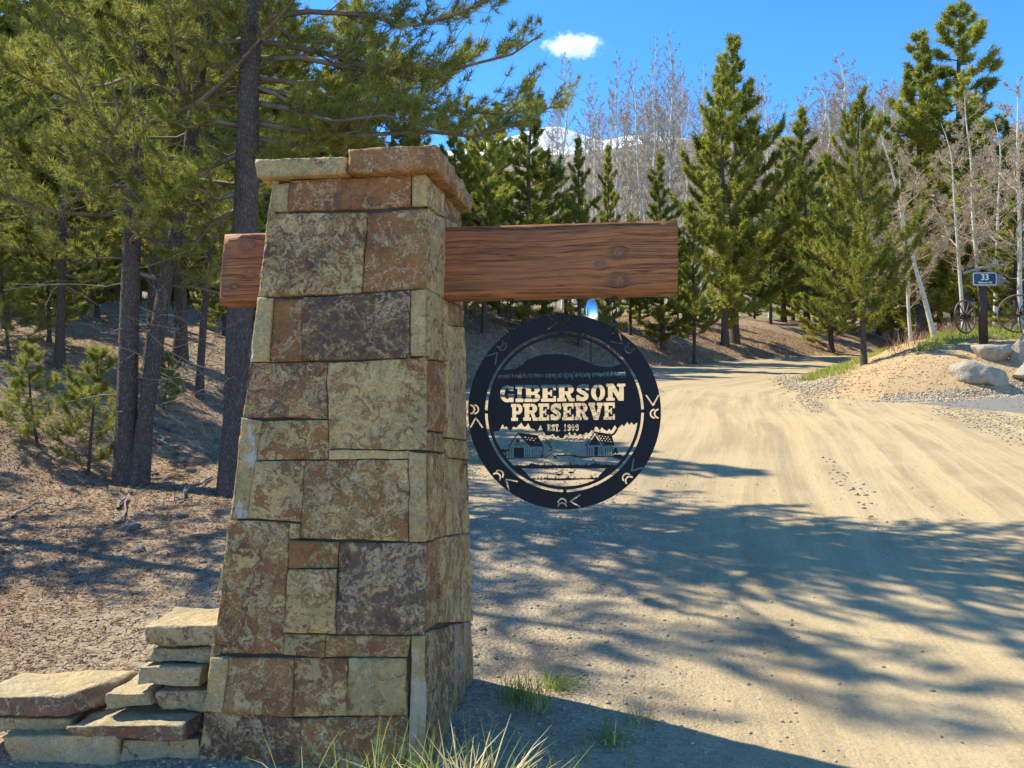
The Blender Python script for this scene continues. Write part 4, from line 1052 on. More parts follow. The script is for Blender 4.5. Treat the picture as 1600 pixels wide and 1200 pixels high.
rng = np.random.default_rng(31)
for i, (px, top, dep) in enumerate([(725, 260, 45), (780, 290, 42), (850, 230, 46), (885, 300, 44), (1000, 360, 47), (1060, 380, 50), (1075, 400, 52), (1205, 330, 55), (1180, 400, 58), (1240, 290, 64), (1285, 250, 62), (1320, 300, 60), (1375, 260, 58), (1410, 230, 56), (1395, 330, 54), (1470, 200, 50), (1540, 180, 52), (1490, 330, 46), (1545, 350, 47), (1610, 250, 50), (1440, 380, 47), (1660, 200, 46), (1720, 150, 50), (1790, 230, 44), (1860, 180, 52), (1940, 220, 48)]):
    mid(px, 0, top, [farB, farA, farD, farC][i % 4], i * 1.9, 'sunlit pine filling the second row of the wood across the road', rng.uniform(.95, 1.25), dep, group='second row of pines across the road')
# --- aspens, bare
def aspen(seed, H, R0, base, nb, fine, tw, trunk_r=None, bendy=.3, upr=.9):
    rng = np.random.default_rng(seed); tr = trunk_r or H * .011
    zs = np.linspace(0, H, 16); w = np.stack([fbm(np.stack([zs * .3, zs * 0 + seed, zs * 0], 1), 2, seed), fbm(np.stack([zs * .3, zs * 0 + seed, zs * 0 + 5], 1), 2, seed + 2)], 1) * bendy * (zs / H)[:, None]
    spine = np.stack([w[:, 0], w[:, 1], zs], 1); rad = tr * (1 - zs / H) ** .85 + .005; rad[0] *= 1.25
    tv, tq = tube(np.concatenate([[[0, 0, -.2]], spine]), np.concatenate([[rad[0]], rad]), 10); trunk = mesh_np('trunk', tv, tq, 4, True)
    lm = MB(); B0 = []; B1 = []
    for i in range(nb):
        f = (i + rng.uniform(0, 1)) / nb; z = H * (base + (1 - base) * f * .97); fr = (z / H - base) / (1 - base)
        L = R0 * ((1 - fr) ** .8 * (.5 + .5 * min(1, fr / .2)) + .06) * rng.uniform(.6, 1.15); az = i * 2.4 + rng.uniform(-.6, .6); h = np.array([math.cos(az), math.sin(az), 0])
        p0 = np.array([np.interp(z, zs, spine[:, 0]), np.interp(z, zs, spine[:, 1]), z]); el = rng.uniform(.25, .75) * upr; t = np.linspace(0, 1, 6)[:, None]
        pts = p0 + h * L * t * math.cos(el) + np.array([0, 0, 1]) * L * (math.sin(el) * t + .3 * upr * t * t) + np.concatenate([np.zeros((1, 3)), np.cumsum(rng.normal(0, .03 * L, (5, 3)), 0)])
        r0 = max(.007, tr * .32 * L / R0 + .004); lm.tube(pts, np.linspace(r0, r0 * .25, 6), 4)
        for q in range(fine[0]):
            s = rng.uniform(.25, 1); a = s * 5; j_ = min(4, int(a)); p = pts[j_] + (pts[j_ + 1] - pts[j_]) * (a - j_)
            d2 = unit(unit(pts[j_ + 1] - pts[j_]) + rng.normal(0, .55, 3) + np.array([0, 0, .25])); l2 = L * rng.uniform(.2, .5) * (1.2 - .6 * s); e = p + d2 * l2; m_ = (p + e) / 2 + rng.normal(0, .06 * l2, 3)
            lm.tube(np.array([p, m_, e]), [r0 * .4, r0 * .28, r0 * .15], 3)
            for q2 in range(fine[1]):
                t2 = rng.uniform(.2, 1); p2 = p + (e - p) * t2; d3 = unit(d2 + rng.normal(0, .6, 3) + np.array([0, 0, .2])); l3 = l2 * rng.uniform(.25, .6); e2 = p2 + d3 * l3; B0.append(p2); B1.append(e2)
                for q3 in range(fine[2]):
                    t3 = rng.uniform(.2, 1); p3 = p2 + (e2 - p2) * t3; e3 = p3 + unit(d3 + rng.normal(0, .7, 3)) * l3 * rng.uniform(.3, .65); B0.append(p3); B1.append(e3)
    B0 = np.array(B0); B1 = np.array(B1); d = unit(B1 - B0); sd = unit(np.cross(d, rng.normal(size=d.shape))) * tw / 2
    V = np.stack([B0 - sd, B0 + sd, B1 + sd * .3, B1 - sd * .3], 1).reshape(-1, 3)
    return dict(trunk=trunk, limbs=lm.me('limbs'), crown=mesh_np('twigs', V, np.arange(len(V)), 4), dead=None, H=H)
aN = [aspen(41, 9, 2.3, .20, 30, (11, 7, 3), .017, .095), aspen(42, 9, 2.4, .16, 32, (11, 7, 3), .017, .09), aspen(43, 9, 2.2, .26, 30, (11, 7, 3), .017, .085)]
ASN = ('aspen', 'aspentwig', 'aspentwig')
def asp(px, py, top, toppx, pr, lab, depth=None, mats=ASN, wide=1.0, name='aspen_tree', group=None, rz=None):
    p = ground_px(px, py) if depth is None else at_depth(px, depth)
    h = height_to(p, px, top); dx = at(toppx, top, p[1])[0] - p[0]
    return plant_tree(name, pr, p, h, 0.0 if rz is None else rz, lab, 'tree', group, (0, math.atan2(dx, h)), wide, mats)
asp(1460, 527, 160, 1368, aN[0], 'white bare aspen leaning away from the address post')
asp(1472, 522, 120, 1432, aN[1], 'thickest white bare aspen, upright beside the leaning one', wide=1.1)
asp(1508, 470, 190, 1478, aN[2], 'thin bare aspen behind the left wagon wheel', 33)
asp(1538, 470, 140, 1510, aN[0], 'bare aspen straight behind the address post', 35, rz=None)
asp(1556, 470, 180, 1560, aN[2], 'slender bare aspen between address post and right wagon wheel', 37)
asp(1597, 470, 120, 1584, aN[1], 'bare aspen beside the pale stone pillar', 32)
asp(1425, 470, 250, 1400, aN[1], 'short twiggy aspen behind the leaning white aspen', 36)
aF = [aspen(51, 18, 2.5, .28, 46, (8, 6, 2), .026, .15, .5, 1.25), aspen(52, 18, 2.2, .32, 44, (8, 6, 2), .026, .14, .5, 1.3), aspen(53, 16, 2.9, .20, 50, (9, 6, 2), .030, .14, .5, 1.15)]
ASF = ('aspen', 'aspenfar', 'aspenfar')
tall = [(880, 75, 62), (915, 135, 64), (968, 70, 62), (935, 110, 70), (1000, 85, 66), (1020, 50, 60), (1035, 110, 68), (1052, 40, 61), (1075, 100, 66), (1098, 95, 70), (1010, 130, 72), (1045, 90, 74), (985, 120, 73), (1205, 110, 72), (1225, 150, 76), (925, 170, 80), (990, 165, 82), (1062, 140, 80), (868, 165, 75)]
for i, (px, top, dep) in enumerate(tall):
    asp(px, 0, top, px + [4, -5, 2][i % 3], aF[i % 2], 'tall slender bare aspen against the blue sky above the beam', dep, ASF, [.9, 1.05, .8][i % 3], 'aspen_tree', 'tall bare aspens in front of the snowy mountain', rz=i * 1.3)
for i, (px, top, dep) in enumerate([(1312, 78, 86), (1290, 105, 84), (1335, 100, 88), (1275, 130, 90), (1358, 120, 84), (1250, 165, 92), (1380, 130, 92), (1300, 150, 80), (1325, 140, 95), (1400, 120, 90), (1240, 190, 88)]):
    asp(px, 0, top, px, aF[2], 'pinkish bare aspen on the hill between the two groups of pines', dep, ASF, 1.25, 'aspen_tree', 'pinkish bare aspens on the hill', rz=i * 1.1)
rng = np.random.default_rng(5)
for i in range(90):
    dep = rng.uniform(85, 175); px = rng.uniform(860, 2000 if i > 60 else 1480); p = at_depth(px, dep)
    plant_tree('aspen_tree', aF[i % 3], p, rng.uniform(9, 14), i * .7, 'small bare aspen far up the brown hillside', 'tree', 'bare aspens on the far hillside', (0, rng.uniform(-.05, .05)), 1.2, ASF)

# sapling with bright tufts at the foot of the bank
sap = pine(61, 1.9, .85, .05, 28, 30, .09, .0065, 8, 4, trunk_r=.018, dead=6, sub=.45, up=.9)
pS = ground_px(138, 742); plant_tree('pine_sapling', sap, pS, height_to(pS, 138, 545), 1.0, 'small sparse pine sapling with bright tufts on the needle bank', 'sapling', wide=1.1)

for px, py, h, rz, lab in ((60, 700, 1.3, 2.2, 'bright low pine sapling higher on the bank, beside the taller sapling'), (14, 560, 1.7, 4.0, 'pine sapling near the crest of the needle bank'), (255, 640, .9, 5.0, 'tiny pine seedling among the cobbles on the bank')):
    plant_tree('pine_sapling', sap, ground_px(px, py), h, rz, lab, 'sapling', wide=1.25)

# ------------------------------------------------------------------ right side: mound furniture
def boulder(px0, px1, py0, py1, depth, seed, lab, mat='boulder', sq=.8):
    g_ = ground_px((px0 + px1) / 2, py1 - 2); depth = g_[1] + (px1 - px0) / F * g_[1] * .28
    c = at((px0 + px1) / 2, (py0 + py1) / 2 + 3, depth); w = (px1 - px0) / F * depth / 2; h = (py1 - py0 + 9) / F * depth / 2
    bm = bmesh.new(); bmesh.ops.create_icosphere(bm, subdivisions=4, radius=1); v = np.array([q.co[:] for q in bm.verts])
    rng = np.random.default_rng(seed)
    for q in range(12):                                     # chop flat faces
        n = unit(rng.normal(size=3)); d = rng.uniform(.48, .82); s = v @ n; v = v - np.maximum(s - d, 0)[:, None] * n * .97
    v = v * (1 + fbm(v * 1.6 + seed, 4, seed)[:, None] * .22 + fbm(v * 6 + seed, 3, seed)[:, None] * .05)
    v = v / np.abs(v).max(0); v = v * np.array([w, w * sq, h])
    for q, co in zip(bm.verts, v): q.co = co
    me = bpy.data.meshes.new('boulder'); bm.to_mesh(me); bm.free(); me.polygons.foreach_set('use_smooth', np.ones(len(me.polygons), bool))
    o = link('boulder', me, MAT[mat]); o.location = c; o.rotation_euler = (0, 0, rng.uniform(-.2, .2)); return tag(o, lab, 'boulder')
boulder(1482, 1577, 565, 604, 24.3, 3, 'long low grey boulder at the foot of the soil mound')
boulder(1517, 1579, 539, 568, 25.0, 8, 'tan boulder resting above the long low grey boulder')
boulder(1578, 1612, 532, 572, 25.4, 15, 'tilted tan boulder against the pale stone pillar')
boulder(1574, 1640, 562, 604, 23.9, 21, 'sandy boulder at the foot of the pale stone pillar')

# pale stone gate pillar, only its edge shows
pp = at_depth(1664, 25.6); PP2 = empty('stone_pillar', (pp[0], pp[1], pp[2])); tag(PP2, 'pale grey stone gate pillar across the driveway behind the boulders', 'pillar')
random.seed(9); z = -.1; kk = 500
def w2(z): return .92 - .14 * max(z, 0) / 1.0
while z < 3.1:
    hz = random.choice([.22, .3, .36]); z1 = min(z + hz, 3.1)
    for sx, sy in ((1, 0), (0, 1), (-1, 0), (0, -1)):
        us = [-1, random.uniform(-.5, .1), random.uniform(.3, .6), 1] if hz > .25 else [-1, random.uniform(-.3, .3), 1]
        for a, b in zip(us[:-1], us[1:]):
            pts = []
            for zz in (z + .006, z1 - .006):
                w = w2(zz)
                for (t, dpt) in ((a, 1.0), (b, 1.0), (b, .72), (a, .72)):
                    t_ = t * w * (1 if dpt == 1 else .72); n_ = w * dpt
                    pts.append((sx * n_ - sy * t_, sy * n_ + sx * t_, zz))
            add_stone(hexblock('stone', pts, .09, .02, .022, 3, kk, .6), random.uniform(0, .4), random.uniform(0, .4), kk, 1, 'stone', PP2, 'pale', Matrix.Identity(4)); kk += 1
    z = z1
me = MB().box((-.62, -.62, -.1), (.62, .62, 3.0)).me('core', False); 
for v in me.vertices:
    s_ = w2(v.co.z) / .92; v.co.x *= s_; v.co.y *= s_
link('mortar_core', me, MAT['mortar'], PP2)
cp = [(-.62, -.62, 3.1), (.62, -.62, 3.1), (.62, .62, 3.1), (-.62, .62, 3.1)]
add_stone(hexblock('cap', cp + [(a, b, 3.26) for a, b, c in cp], .06, .03, .03, 4, 640, .4), .2, .1, 640, 1, 'cap_stone', PP2, 'pale', Matrix.Identity(4))

# address post
pa = at_depth(1538, 27.2); pxm = pa[1] / F
AP = empty('address_post', (pa[0], pa[1], pa[2])); tag(AP, 'dark timber post with a small navy number 33 address sign', 'address sign')
zof = lambda py: at(1538, py, pa[1])[2] - pa[2]
MB().box((-.10, -.09, -.2), (.10, .09, zof(424))).build('post', MAT['post'], AP, False)
MB().tube([(-.62, 0, zof(427)), (-.2, 0, zof(421)), (.3, .0, zof(416)), (.66, 0, zof(415))], [.045, .055, .06, .05], 8).build('log_crossbar', MAT['greywood'], AP)
MB().tube([(.15, .02, zof(421)), (.55, .1, zof(430)), (.95, .15, zof(441))], [.035, .035, .03], 7).build('brace', MAT['greywood'], AP)
MB().box((-.36, -.13, zof(448)), (.58, -.095, zof(429))).build('backing_board', MAT['greywood'], AP, False)
def rrect(w, h, r, n=6):
    o = []
    for cx, cy, a0 in ((w - r, h - r, 0), (-w + r, h - r, 90), (-w + r, -h + r, 180), (w - r, -h + r, 270)):
        for i in range(n + 1): a = R(a0 + 90 * i / n); o.append((cx + r * math.cos(a), cy + r * math.sin(a)))
    return o
def plate(name, w, h, r, y0, y1, mat, parent, cz, cx=0):
    o = rrect(w, h, r); n = len(o); vs = [(cx + x, y0, cz + z) for x, z in o] + [(cx + x, y1, cz + z) for x, z in o]
    return link(name, mesh_py(name, vs, [tuple(range(n)), tuple(range(2 * n - 1, n - 1, -1))] + [(i, n + i, n + (i + 1) % n, (i + 1) % n) for i in range(n)]), mat, parent)
scz = (zof(428) + zof(446)) / 2; sw, sh = 18.3 * pxm, 9.8 * pxm
SGN = plate('sign_panel', sw, sh, .05, -.150, -.132, MAT['white'], AP, scz)
plate('sign_face', sw - .022, sh - .022, .04, -.154, -.1505, MAT['signblue'], SGN, scz)
def text(txt, size, name, mat, parent, loc, bold=0.0, ext=.002):
    c = bpy.data.curves.new('t', 'FONT'); c.body = txt; c.size = size; c.align_x = 'CENTER'; c.align_y = 'CENTER'; c.offset = bold; c.extrude = ext
    t = bpy.data.objects.new('t', c); COL.objects.link(t); m_ = bpy.data.meshes.new_from_object(t.evaluated_get(bpy.context.evaluated_depsgraph_get())); bpy.data.objects.remove(t)
    m_.materials.clear(); m_.transform(Matrix.Rotation(R(90), 4, 'X')); m_.transform(Matrix.Translation(loc)); return link(name, m_, mat, parent)
text('33', .26, 'house_number', MAT['white'], SGN, (0, -.158, scz + .045), .006)
text('Giberson Rd', .085, 'street_name', MAT['white'], SGN, (0, -.158, scz - .115), .002)

# wagon wheels
def wheel(px, py, dep, r, rz, lab):
    c = at(px, py, dep); W = empty('wagon_wheel', (c[0], c[1], c[2]), rz); tag(W, lab, 'wheel', 'old wooden wagon wheels')
    MB().ring((0, 0, 0), r, .032, 'y', n=36, sides=8).build('rim', MAT['wheelwood'], W)
    MB().tube([(0, -.16, 0), (0, -.12, 0), (0, 0, 0), (0, .12, 0), (0, .16, 0)], [.055, .085, .11, .085, .055], 14).build('hub', MAT['rustwood'], W)
    for i in range(12):
        a = 2 * math.pi * i / 12 + .1; MB().tube([(math.cos(a) * .09, 0, math.sin(a) * .09), (math.cos(a) * r * .5, 0, math.sin(a) * r * .5), (math.cos(a) * (r - .02), 0, math.sin(a) * (r - .02))], [.026, .022, .020], 6).build('spoke', MAT['wheelwood'], W)
    return W
w1 = at(1507, 495, 28.6)
wheel(1508, 495, 28.6, .54, R(28), 'old wooden wagon wheel left of the address post')
wheel(1592, 490, 28.6, .62, R(-20), 'old wooden wagon wheel beside the pale stone pillar')

# convex roadside mirror seen between beam and sign
pm = at_depth(924, 30.5); zmir = at(924, 490, pm[1])[2] - pm[2]
TM = empty('traffic_mirror', (pm[0], pm[1], pm[2])); tag(TM, 'oval convex roadside mirror showing sky, between the beam and the round sign', 'mirror')
MB().tube([(0, .1, -.2), (0, .1, zmir + .1)], .035, 8).build('post', MAT['post'], TM)
bm = bmesh.new(); bmesh.ops.create_uvsphere(bm, u_segments=32, v_segments=20, radius=1)
for v in bm.verts: v.co = Vector((v.co.x * .245, min(v.co.y, .0) * .12, v.co.z * .50 + zmir))
me = bpy.data.meshes.new('mirror'); bm.to_mesh(me); bm.free(); me.polygons.foreach_set('use_smooth', np.ones(len(me.polygons), bool)); link('mirror', me, MAT['mirror'], TM)
MB().ring((0, .01, zmir), 1.0, .016, 'y', .25, .505, 40, 6).build('rim', MAT['mirrorframe'], TM)

# ------------------------------------------------------------------ small details
def scatter(P, smin, smax, rng, name, mat, kind='stuff', squash=.6, power=2.0, sink=.25):
    """low stones on the ground joined into one mesh"""
    ico = bmesh.new(); bmesh.ops.create_icosphere(ico, subdivisions=1, radius=1); bv = np.array([v.co[:] for v in ico.verts]); bf = np.array([[v.index for v in f.verts] for f in ico.faces]); ico.free()
    n = len(P); z = terr(P); s = smin + (smax - smin) * rng.random(n) ** power; ang = rng.uniform(0, 6.28, n)
    dim = np.stack([s * rng.uniform(.8, 1.4, n), s * rng.uniform(.7, 1.1, n), s * squash * rng.uniform(.6, 1.2, n)], 1)
    v = bv[None] * (1 + rng.uniform(-.28, .2, (n, len(bv), 1))) * dim[:, None]
    c, s_ = np.cos(ang)[:, None], np.sin(ang)[:, None]; x = v[..., 0] * c - v[..., 1] * s_; y = v[..., 0] * s_ + v[..., 1] * c
    V = np.stack([x + P[:, :1], y + P[:, 1:2], v[..., 2] + (z + dim[:, 2] * (1 - sink * 2))[:, None]], -1)
    f = bf[None] + (np.arange(n) * len(bv))[:, None, None]
    return link(name, mesh_np(name, V.reshape(-1, 3), f, 3, False), MAT[mat])
rng = np.random.default_rng(3)
n = 26000; dep = 2.6 + 9.5 * rng.random(n) ** 1.5; px = rng.uniform(-100, 1500, n); P = np.stack([(px - 800) / F * dep, dep], 1); dl = d_toe(P)
keep = (dl < 0) & (rng.random(n) < np.clip((dl + 8.0) / 3.0, .05, 1)) & (np.hypot(P[:, 0] + .81, P[:, 1] - 4.4) > .55)
tag(scatter(P[keep], .003, .015, rng, 'gravel', 'gravel', power=3.0), 'loose grey brown gravel on the road shoulder', 'gravel', kind='stuff')
n = 60000; P = np.stack([rng.uniform(-2, 13, n), rng.uniform(8, 25, n)], 1); dlq = d_toe(P); dmq = d_poly(P, MND); st_ = fbm(np.stack([dlq * .9, P[:, 1] * .12, P[:, 0] * 0], 1), 3, 19)
P = P[(dlq < -1) & (dmq < -.2) & (st_ + rng.normal(0, .06, n) > .20)][:9000]
tag(scatter(P, .005, .030, rng, 'loose_gravel', 'gravel', power=3.0), 'windrows of loose gravel left between the wheel tracks', 'gravel', kind='stuff')
# pebble strip along the driveway and heap by the road
line = np.array([(9.2, 21.15), (11, 21.75), (14.4, 23.5), (20, 25.4)]); t = rng.random(4200) * 3; i = t.astype(int).clip(0, 2); P = line[i] + (line[i + 1] - line[i]) * (t - i)[:, None] + rng.normal(0, .22, (4200, 2)) * np.array([1, .8]) + np.array([.05, .2])
tag(scatter(P, .016, .042, rng, 'pebble_strip', 'pebble', power=1.2), 'strip of cream pebbles between the driveway and the soil mound', 'pebbles', kind='stuff')
pg = ground_px(1268, 598); P = np.stack([pg[0] + rng.normal(0, .42, 2200) + .0, pg[1] + rng.normal(0, 1.7, 2200)], 1); P[:, 0] += (P[:, 1] - pg[1]) * .22
tag(scatter(P, .012, .05, rng, 'gravel_patch', 'pebble', power=1.3), 'grey gravel patch at the road edge left of the mound', 'gravel', kind='stuff')
n = 5000; P = np.stack([rng.uniform(8.5, 17, n), rng.uniform(21.5, 30, n)], 1); dmm = d_poly(P, MND); P = P[(dmm > .15) & (dmm < 4.2)]
MAT['clod'] = simple('soil_clods', (.46, .325, .18), .95, var=.3, vscale=11)
tag(scatter(P, .008, .036, rng, 'soil_clods', 'clod', power=2.5), 'loose clods and bark chips on the bare soil mound', 'soil', kind='stuff')
# countable cobbles and rocks on the bank
icob = []
for q in range(5):
    bm = bmesh.new(); bmesh.ops.create_icosphere(bm, subdivisions=3, radius=1); v = np.array([a.co[:] for a in bm.verts]); r2 = np.random.default_rng(q + 90)
    for w in range(7): nn = unit(r2.normal(size=3)); dd_ = r2.uniform(.65, .9); v = v - np.maximum(v @ nn - dd_, 0)[:, None] * nn * .9
    v = v * (1 + fbm(v * 1.4 + q * 3, 3, q)[:, None] * .15) * np.array([1.15, .9, .62])
    for a, co in zip(bm.verts, v): a.co = co
    me = bpy.data.meshes.new('rock'); bm.to_mesh(me); bm.free(); me.polygons.foreach_set('use_smooth', np.ones(len(me.polygons), bool)); me.materials.append(MAT['cobble']); icob.append(me)
rocks = [(206, 826, 13), (215, 862, 12), (285, 810, 9), (222, 648, 11), (262, 690, 8), (257, 671, 7), (240, 680, 7), (232, 662, 8), (247, 664, 6), (270, 676, 7), (250, 694, 7), (228, 676, 6), (275, 700, 6), (216, 668, 7), (236, 697, 6), (262, 655, 5), (297, 738, 10), (242, 742, 6), (290, 724, 6), (258, 750, 5), (754, 984, 6), (1010, 940, 4), (120, 910, 5), (60, 850, 6), (150, 880, 5), (300, 858, 6), (318, 880, 5), (30, 780, 5), (80, 800, 4), (775, 1030, 4)]
for i, (px, py, rr_) in enumerate(rocks):
    p = ground_px(px, py); s = rr_ / F * p[1]; o = link('rock', icob[i % 5]); o.scale = (s, s, s); o.location = (p[0], p[1], p[2] + s * .22); o.rotation_euler = (random.uniform(-.2, .2), random.uniform(-.2, .2), i * 1.7)
    if i == 0: tag(o, 'reddish tan rock in front of the crossing pines', 'rock')
    elif i == 3: tag(o, 'largest grey rock beside the trunk of the crossing pines', 'rock')
    elif i == 1: tag(o, 'pale rounded rock on bare ground between the pines and the flagstones', 'rock')
    else: tag(o, 'small grey cobble lying on the needle litter or gravel', 'rock', 'scattered cobbles')

# grass
def blades(n, rng, L, w, spread, rad, tintb=(2, 2), bend=.6, fan=.6):
    """tuft of curved tapering blades, base at origin"""
    V = []; C = []
    b0 = rng.normal(0, rad, (n, 2)); az = rng.uniform(0, 6.28, n); l = L * rng.uniform(.45, 1.1, n); ln = rng.uniform(.05, fan, n); bd = rng.uniform(.1, bend, n); c = rng.beta(*tintb, n)
    sg = 5; out = np.empty((n, sg + 1, 2, 3))
    for k_ in range(sg + 1):
        t = k_ / sg; hd = l * (np.sin(ln) * t + bd * t * t * .8); hz = l * (np.cos(ln) * t - bd * .55 * t ** 2.4)
        x = b0[:, 0] + np.cos(az) * hd; y = b0[:, 1] + np.sin(az) * hd; ww = w * (1 - t) ** .7 * .5 + .0003
        out[:, k_, 0] = np.stack([x - np.sin(az) * ww, y + np.cos(az) * ww, hz], 1); out[:, k_, 1] = np.stack([x + np.sin(az) * ww, y - np.cos(az) * ww, hz], 1)
    V = out.reshape(-1, 3); base = (np.arange(n) * (sg + 1) * 2)[:, None]; k_ = np.arange(sg)[None] * 2
    q = np.stack([base + k_, base + k_ + 1, base + k_ + 3, base + k_ + 2], -1).reshape(-1, 4)
    return V, q, np.repeat(c, (sg + 1) * 2)
def tuft(name, px, py, n, L, w, rad, mat, lab, seed, dry=0, group=None, tb=(2, 2), bend=.6, fan=.6, root=None):
    rng = np.random.default_rng(seed); p = ground_px(px, py, 1.5) if root is None else np.array(root)
    e = empty(name, tuple(p)); tag(e, lab, 'grass', group)
    V, q, c = blades(n, rng, L, w, 1, rad, tb, bend, fan); V[:, 2] -= .01; tag(link('blades', mesh_np('blades', V, q, 4, True, c), MAT[mat], e), kind='stuff')
    if dry:
        V, q, c = blades(dry, rng, L * 1.0, w * 1.35, 1, rad * .5, (2, 2), 1.2, .6); tag(link('dry_blades', mesh_np('dry_blades', V, q, 4, True, c), MAT['drygrass'], e), kind='stuff')
    return e
def gxy(px, dep): x = (px - 800) / F * dep; return (x, dep, gz(x, dep))
tuft('grass_clump', 0, 0, 260, .54, .008, .13, 'grass', 'big clump of straw-coloured and green blades at the pillar\'s front corner', 1, 280, root=gxy(735, 3.16), bend=.8, fan=.7)
tuft('grass_clump', 0, 0, 170, .48, .008, .17, 'grass', 'green grass blades growing along the pillar\'s base', 2, 6, root=gxy(590, 3.22), bend=.4)
tuft('grass_clump', 0, 0, 190, .45, .008, .17, 'grass', 'green grass in the pillar\'s shadow next to the straw clump', 3, 10, root=gxy(880, 3.12), bend=.5)
tuft('grass_clump', 0, 0, 14, .45, .005, .12, 'grass', 'few thin green blades in front of the pillar\'s lowest stones', 14, 2, root=gxy(470, 3.3), bend=.7)
tuft('grass_clump', 812, 1092, 150, .17, .0045, .06, 'grass', 'feathery green weed in the sunny gravel, left of two', 4, 6, bend=.3)
tuft('grass_clump', 874, 1072, 130, .12, .006, .06, 'grass', 'broad-leaved green weed in the sunny gravel, right of two', 5, bend=.7, fan=1.0)
tuft('grass_clump', 842, 1112, 60, .12, .0045, .05, 'grass', 'dark low tuft between sunny gravel and the pillar\'s shadow', 6, 14, bend=.3)
tuft('grass_clump', 955, 1160, 60, .13, .006, .06, 'grass', 'dark grass tuft inside the pillar\'s shadow', 7, 4, bend=.6)
tuft('grass_clump', 1004, 1130, 30, .11, .004, .04, 'grass', 'sparse yellowish tuft at the edge of the pillar\'s shadow', 8, 14, bend=.4)
tuft('dry_stalk', 852, 1030, 4, .20, .004, .02, 'drygrass', 'thin dry curled stalk standing in the gravel beyond the weeds', 9, bend=.9)

def many_tufts(P, rng, n, L, w, rad, name, mat, lab, tb=(2, 2)):
    Vs = []; qs = []; cs = []; o = 0; z = terr(P)
    for (x, y), zz in zip(P, z):
        V, q, c = blades(n, rng, L * rng.uniform(.5, 1.2), w, 1, rad, tb); V = V + np.array([x, y, zz - .01]); Vs.append(V); qs.append(q + o); cs.append(c); o += len(V)
    return tag(link(name, mesh_np(name, np.concatenate(Vs), np.concatenate(qs), 4, True, np.concatenate(cs)), MAT[mat]), lab, 'grass', kind='stuff')
rng = np.random.default_rng(8)
n = 5000; P = np.stack([rng.uniform(8, 24, n), rng.uniform(23, 38, n)], 1); dm = d_poly(P, MND); nzz = fbm(np.stack([P[:, 0] * .6, P[:, 1] * .6, P[:, 0] * 0], 1), 2, 3)
edge = (np.abs(dm - .7) < .9) & (P[:, 1] > 27); top = (dm > 3.6 + nzz * .6)
G = P[(edge | top) & (dm > .05)][:1500]
many_tufts(G, rng, 12, .30, .022, .10, 'mound_grass', 'grass', 'green grass along the top and back edge of the soil mound')
n = 2600; P = np.stack([rng.uniform(-22, 8, n), rng.uniform(14, 42, n)], 1); G = P[d_toe(P) > 8][:700]
many_tufts(G, rng, 9, .30, .02, .12, 'meadow_grass', 'drygrass', 'dry sunlit grass behind the bank pines')
# shrubs beyond the aspens
n = 900; P = np.stack([rng.uniform(13, 34, n), rng.uniform(30, 47, n)], 1); G = P[d_poly(P, MND) > 2.0][:420]
many_tufts(G, rng, 14, .9, .02, .25, 'dry_brush', 'litter', 'tan dry brush beneath the aspens')

# litter of needles and twigs on the bank
rng = np.random.default_rng(12)
n = 90000; dep = 4.6 + 17 * rng.random(n) ** 1.4; px = rng.uniform(-200, 760, n); P = np.stack([(px - 800) / F * dep, dep], 1); dl = d_toe(P); keep = (dl > -4.6) & (rng.random(n) < np.clip((dl + 4.6) / 3, 0, 1)) & (np.hypot(P[:, 0] + .81, P[:, 1] - 4.4) > .8); P = P[keep]; dep = dep[keep]; m = len(P)
z = terr(P) + rng.uniform(.002, .018, m); a = rng.uniform(0, 6.28, m); L = rng.uniform(.03, .10, m); up_ = rng.normal(0, .25, m); d = np.stack([np.cos(a), np.sin(a), up_], 1) * L[:, None]; sd = np.stack([-np.sin(a), np.cos(a), rng.normal(0, .4, m)], 1) * (.0028 + .0004 * dep[:, None])
B = np.stack([P[:, 0], P[:, 1], z], 1); V = np.stack([B - sd, B + sd, B + d], 1).reshape(-1, 3)
tag(link('needle_litter', mesh_np('needle_litter', V, np.arange(3 * m), 3, False, np.repeat(rng.beta(1.6, 1.6, m), 3)), MAT['litter']), 'reddish brown fallen pine needles and twigs covering the bank', 'needles', kind='stuff')
# litter and low brush on the bank across the road
n = 60000; dep = rng.uniform(24, 52, n); px = rng.uniform(660, 1420, n); P = np.stack([(px - 800) / F * dep, dep], 1); P = P[d_toe(P) > .2][:38000]; m = len(P)
z = terr(P) + .01; a = rng.uniform(0, 6.28, m); L = rng.uniform(.08, .32, m); d = np.stack([np.cos(a), np.sin(a), np.abs(rng.normal(0, .45, m))], 1) * L[:, None]; sd = np.stack([-np.sin(a), np.cos(a), rng.normal(0, .4, m)], 1) * .013
B = np.stack([P[:, 0], P[:, 1], z], 1); V = np.stack([B - sd, B + sd, B + d], 1).reshape(-1, 3)
tag(link('bank_brush', mesh_np('bank_brush', V, np.arange(3 * m), 3, False, np.repeat(rng.beta(1.6, 1.6, m), 3)), MAT['litter']), 'brown twigs and litter on the bank across the road', 'litter', kind='stuff')
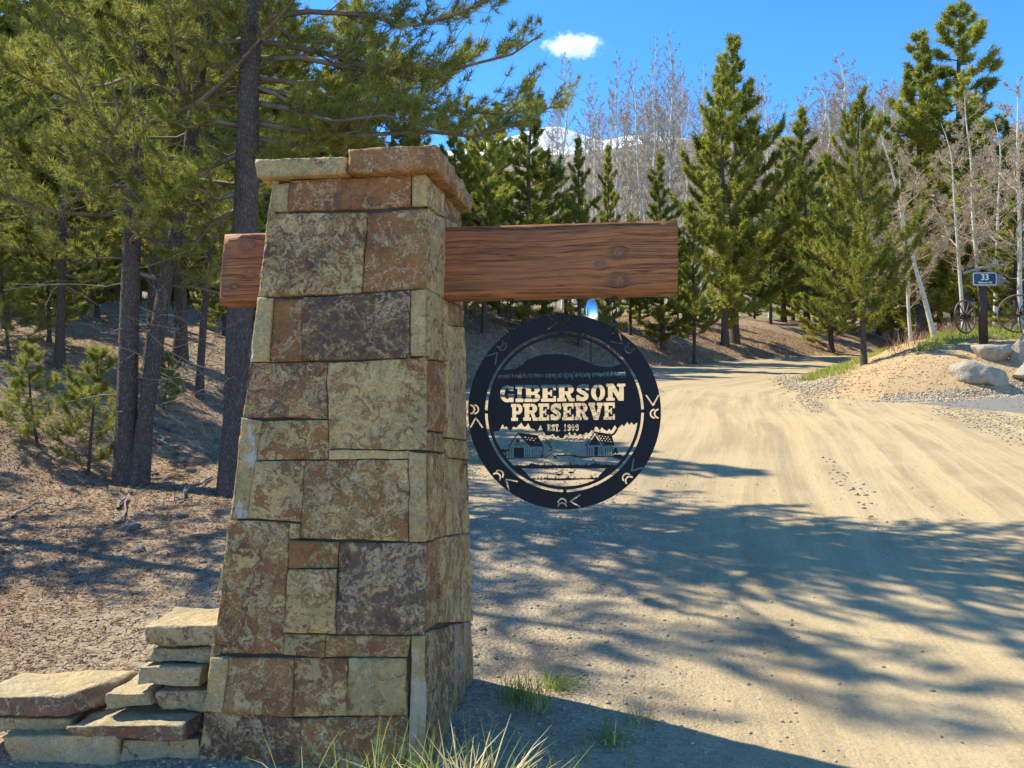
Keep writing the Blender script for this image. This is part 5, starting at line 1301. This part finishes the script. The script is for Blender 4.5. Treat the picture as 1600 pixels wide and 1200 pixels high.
# fallen branches
for i, (pts, lab) in enumerate((([(330, 750), (300, 768), (285, 782), (262, 790)], 'fallen grey branch at the foot of the thick pine'), ([(182, 800), (200, 780), (192, 815), (215, 830)], 'curled dead twig below the crossing pines'), ([(20, 810), (60, 792), (110, 800)], 'fallen dead branch on the open bank'), ([(225, 600), (290, 596), (340, 612)], 'long fallen branch on the slope between the pines'))):
    P3 = []
    for px, py in pts: p = ground_px(px, py); P3.append(p + np.array([0, 0, .02 + .03 * (len(P3) % 2)]))
    P3 = np.array(P3); c = P3[0].copy(); mb = MB(); tt = np.linspace(0, len(P3) - 1, 10); cur = np.stack([np.interp(tt, np.arange(len(P3)), P3[:, q]) for q in range(3)], 1) - c
    r2 = np.random.default_rng(i); cur = cur + r2.normal(0, .02, cur.shape) * np.array([1, 1, .3]); mb.tube(cur, np.linspace(.018, .005, 10), 6)
    for q in range(5):
        s = r2.integers(2, 9); e = cur[s] + r2.normal(0, .18, 3) * np.array([1, 1, .5]); e[2] = abs(e[2] - cur[s][2]) + cur[s][2]; mb.tube(np.array([cur[s], (cur[s] + e) / 2 + r2.normal(0, .02, 3), e]), [.007, .005, .003], 4)
    o = mb.build('fallen_branch', MAT['deadtwig']); o.location = c; tag(o, lab, 'branch')

# ------------------------------------------------------------------ cloud
cc = at(897, 72, 1500.0)
bm = bmesh.new(); bmesh.ops.create_icosphere(bm, subdivisions=4, radius=1); me = bpy.data.meshes.new('cloud'); bm.to_mesh(me); bm.free()
cl = link('cloud', me); cl.location = cc; cl.scale = (66, 40, 24); tag(cl, kind='structure')
t = NT('cloud_vapour'); t.t.nodes.remove(t.b); v = t.obj()
ln = t.n('VectorMath', {'operation': 'LENGTH'}); t.put(ln.inputs[0], v)
nz = t.noise(t.scl(v, (1.5, 1.0, .65), (3.0, 1.0, 2.0)), 2.4, 8, .68)
den = t.ss(t.math('ADD', t.math('SUBTRACT', nz, t.math('MULTIPLY', ln.outputs['Value'], .42)), 0.0), .16, .34)
pv = t.n('VolumePrincipled'); pv.inputs['Color'].default_value = (1, 1, 1, 1); pv.inputs['Anisotropy'].default_value = .2
t.put(pv.inputs['Density'], t.math('MULTIPLY', den, .05)); t.put(t.out.inputs['Volume'], pv.outputs[0]); me.materials.append(t.m)
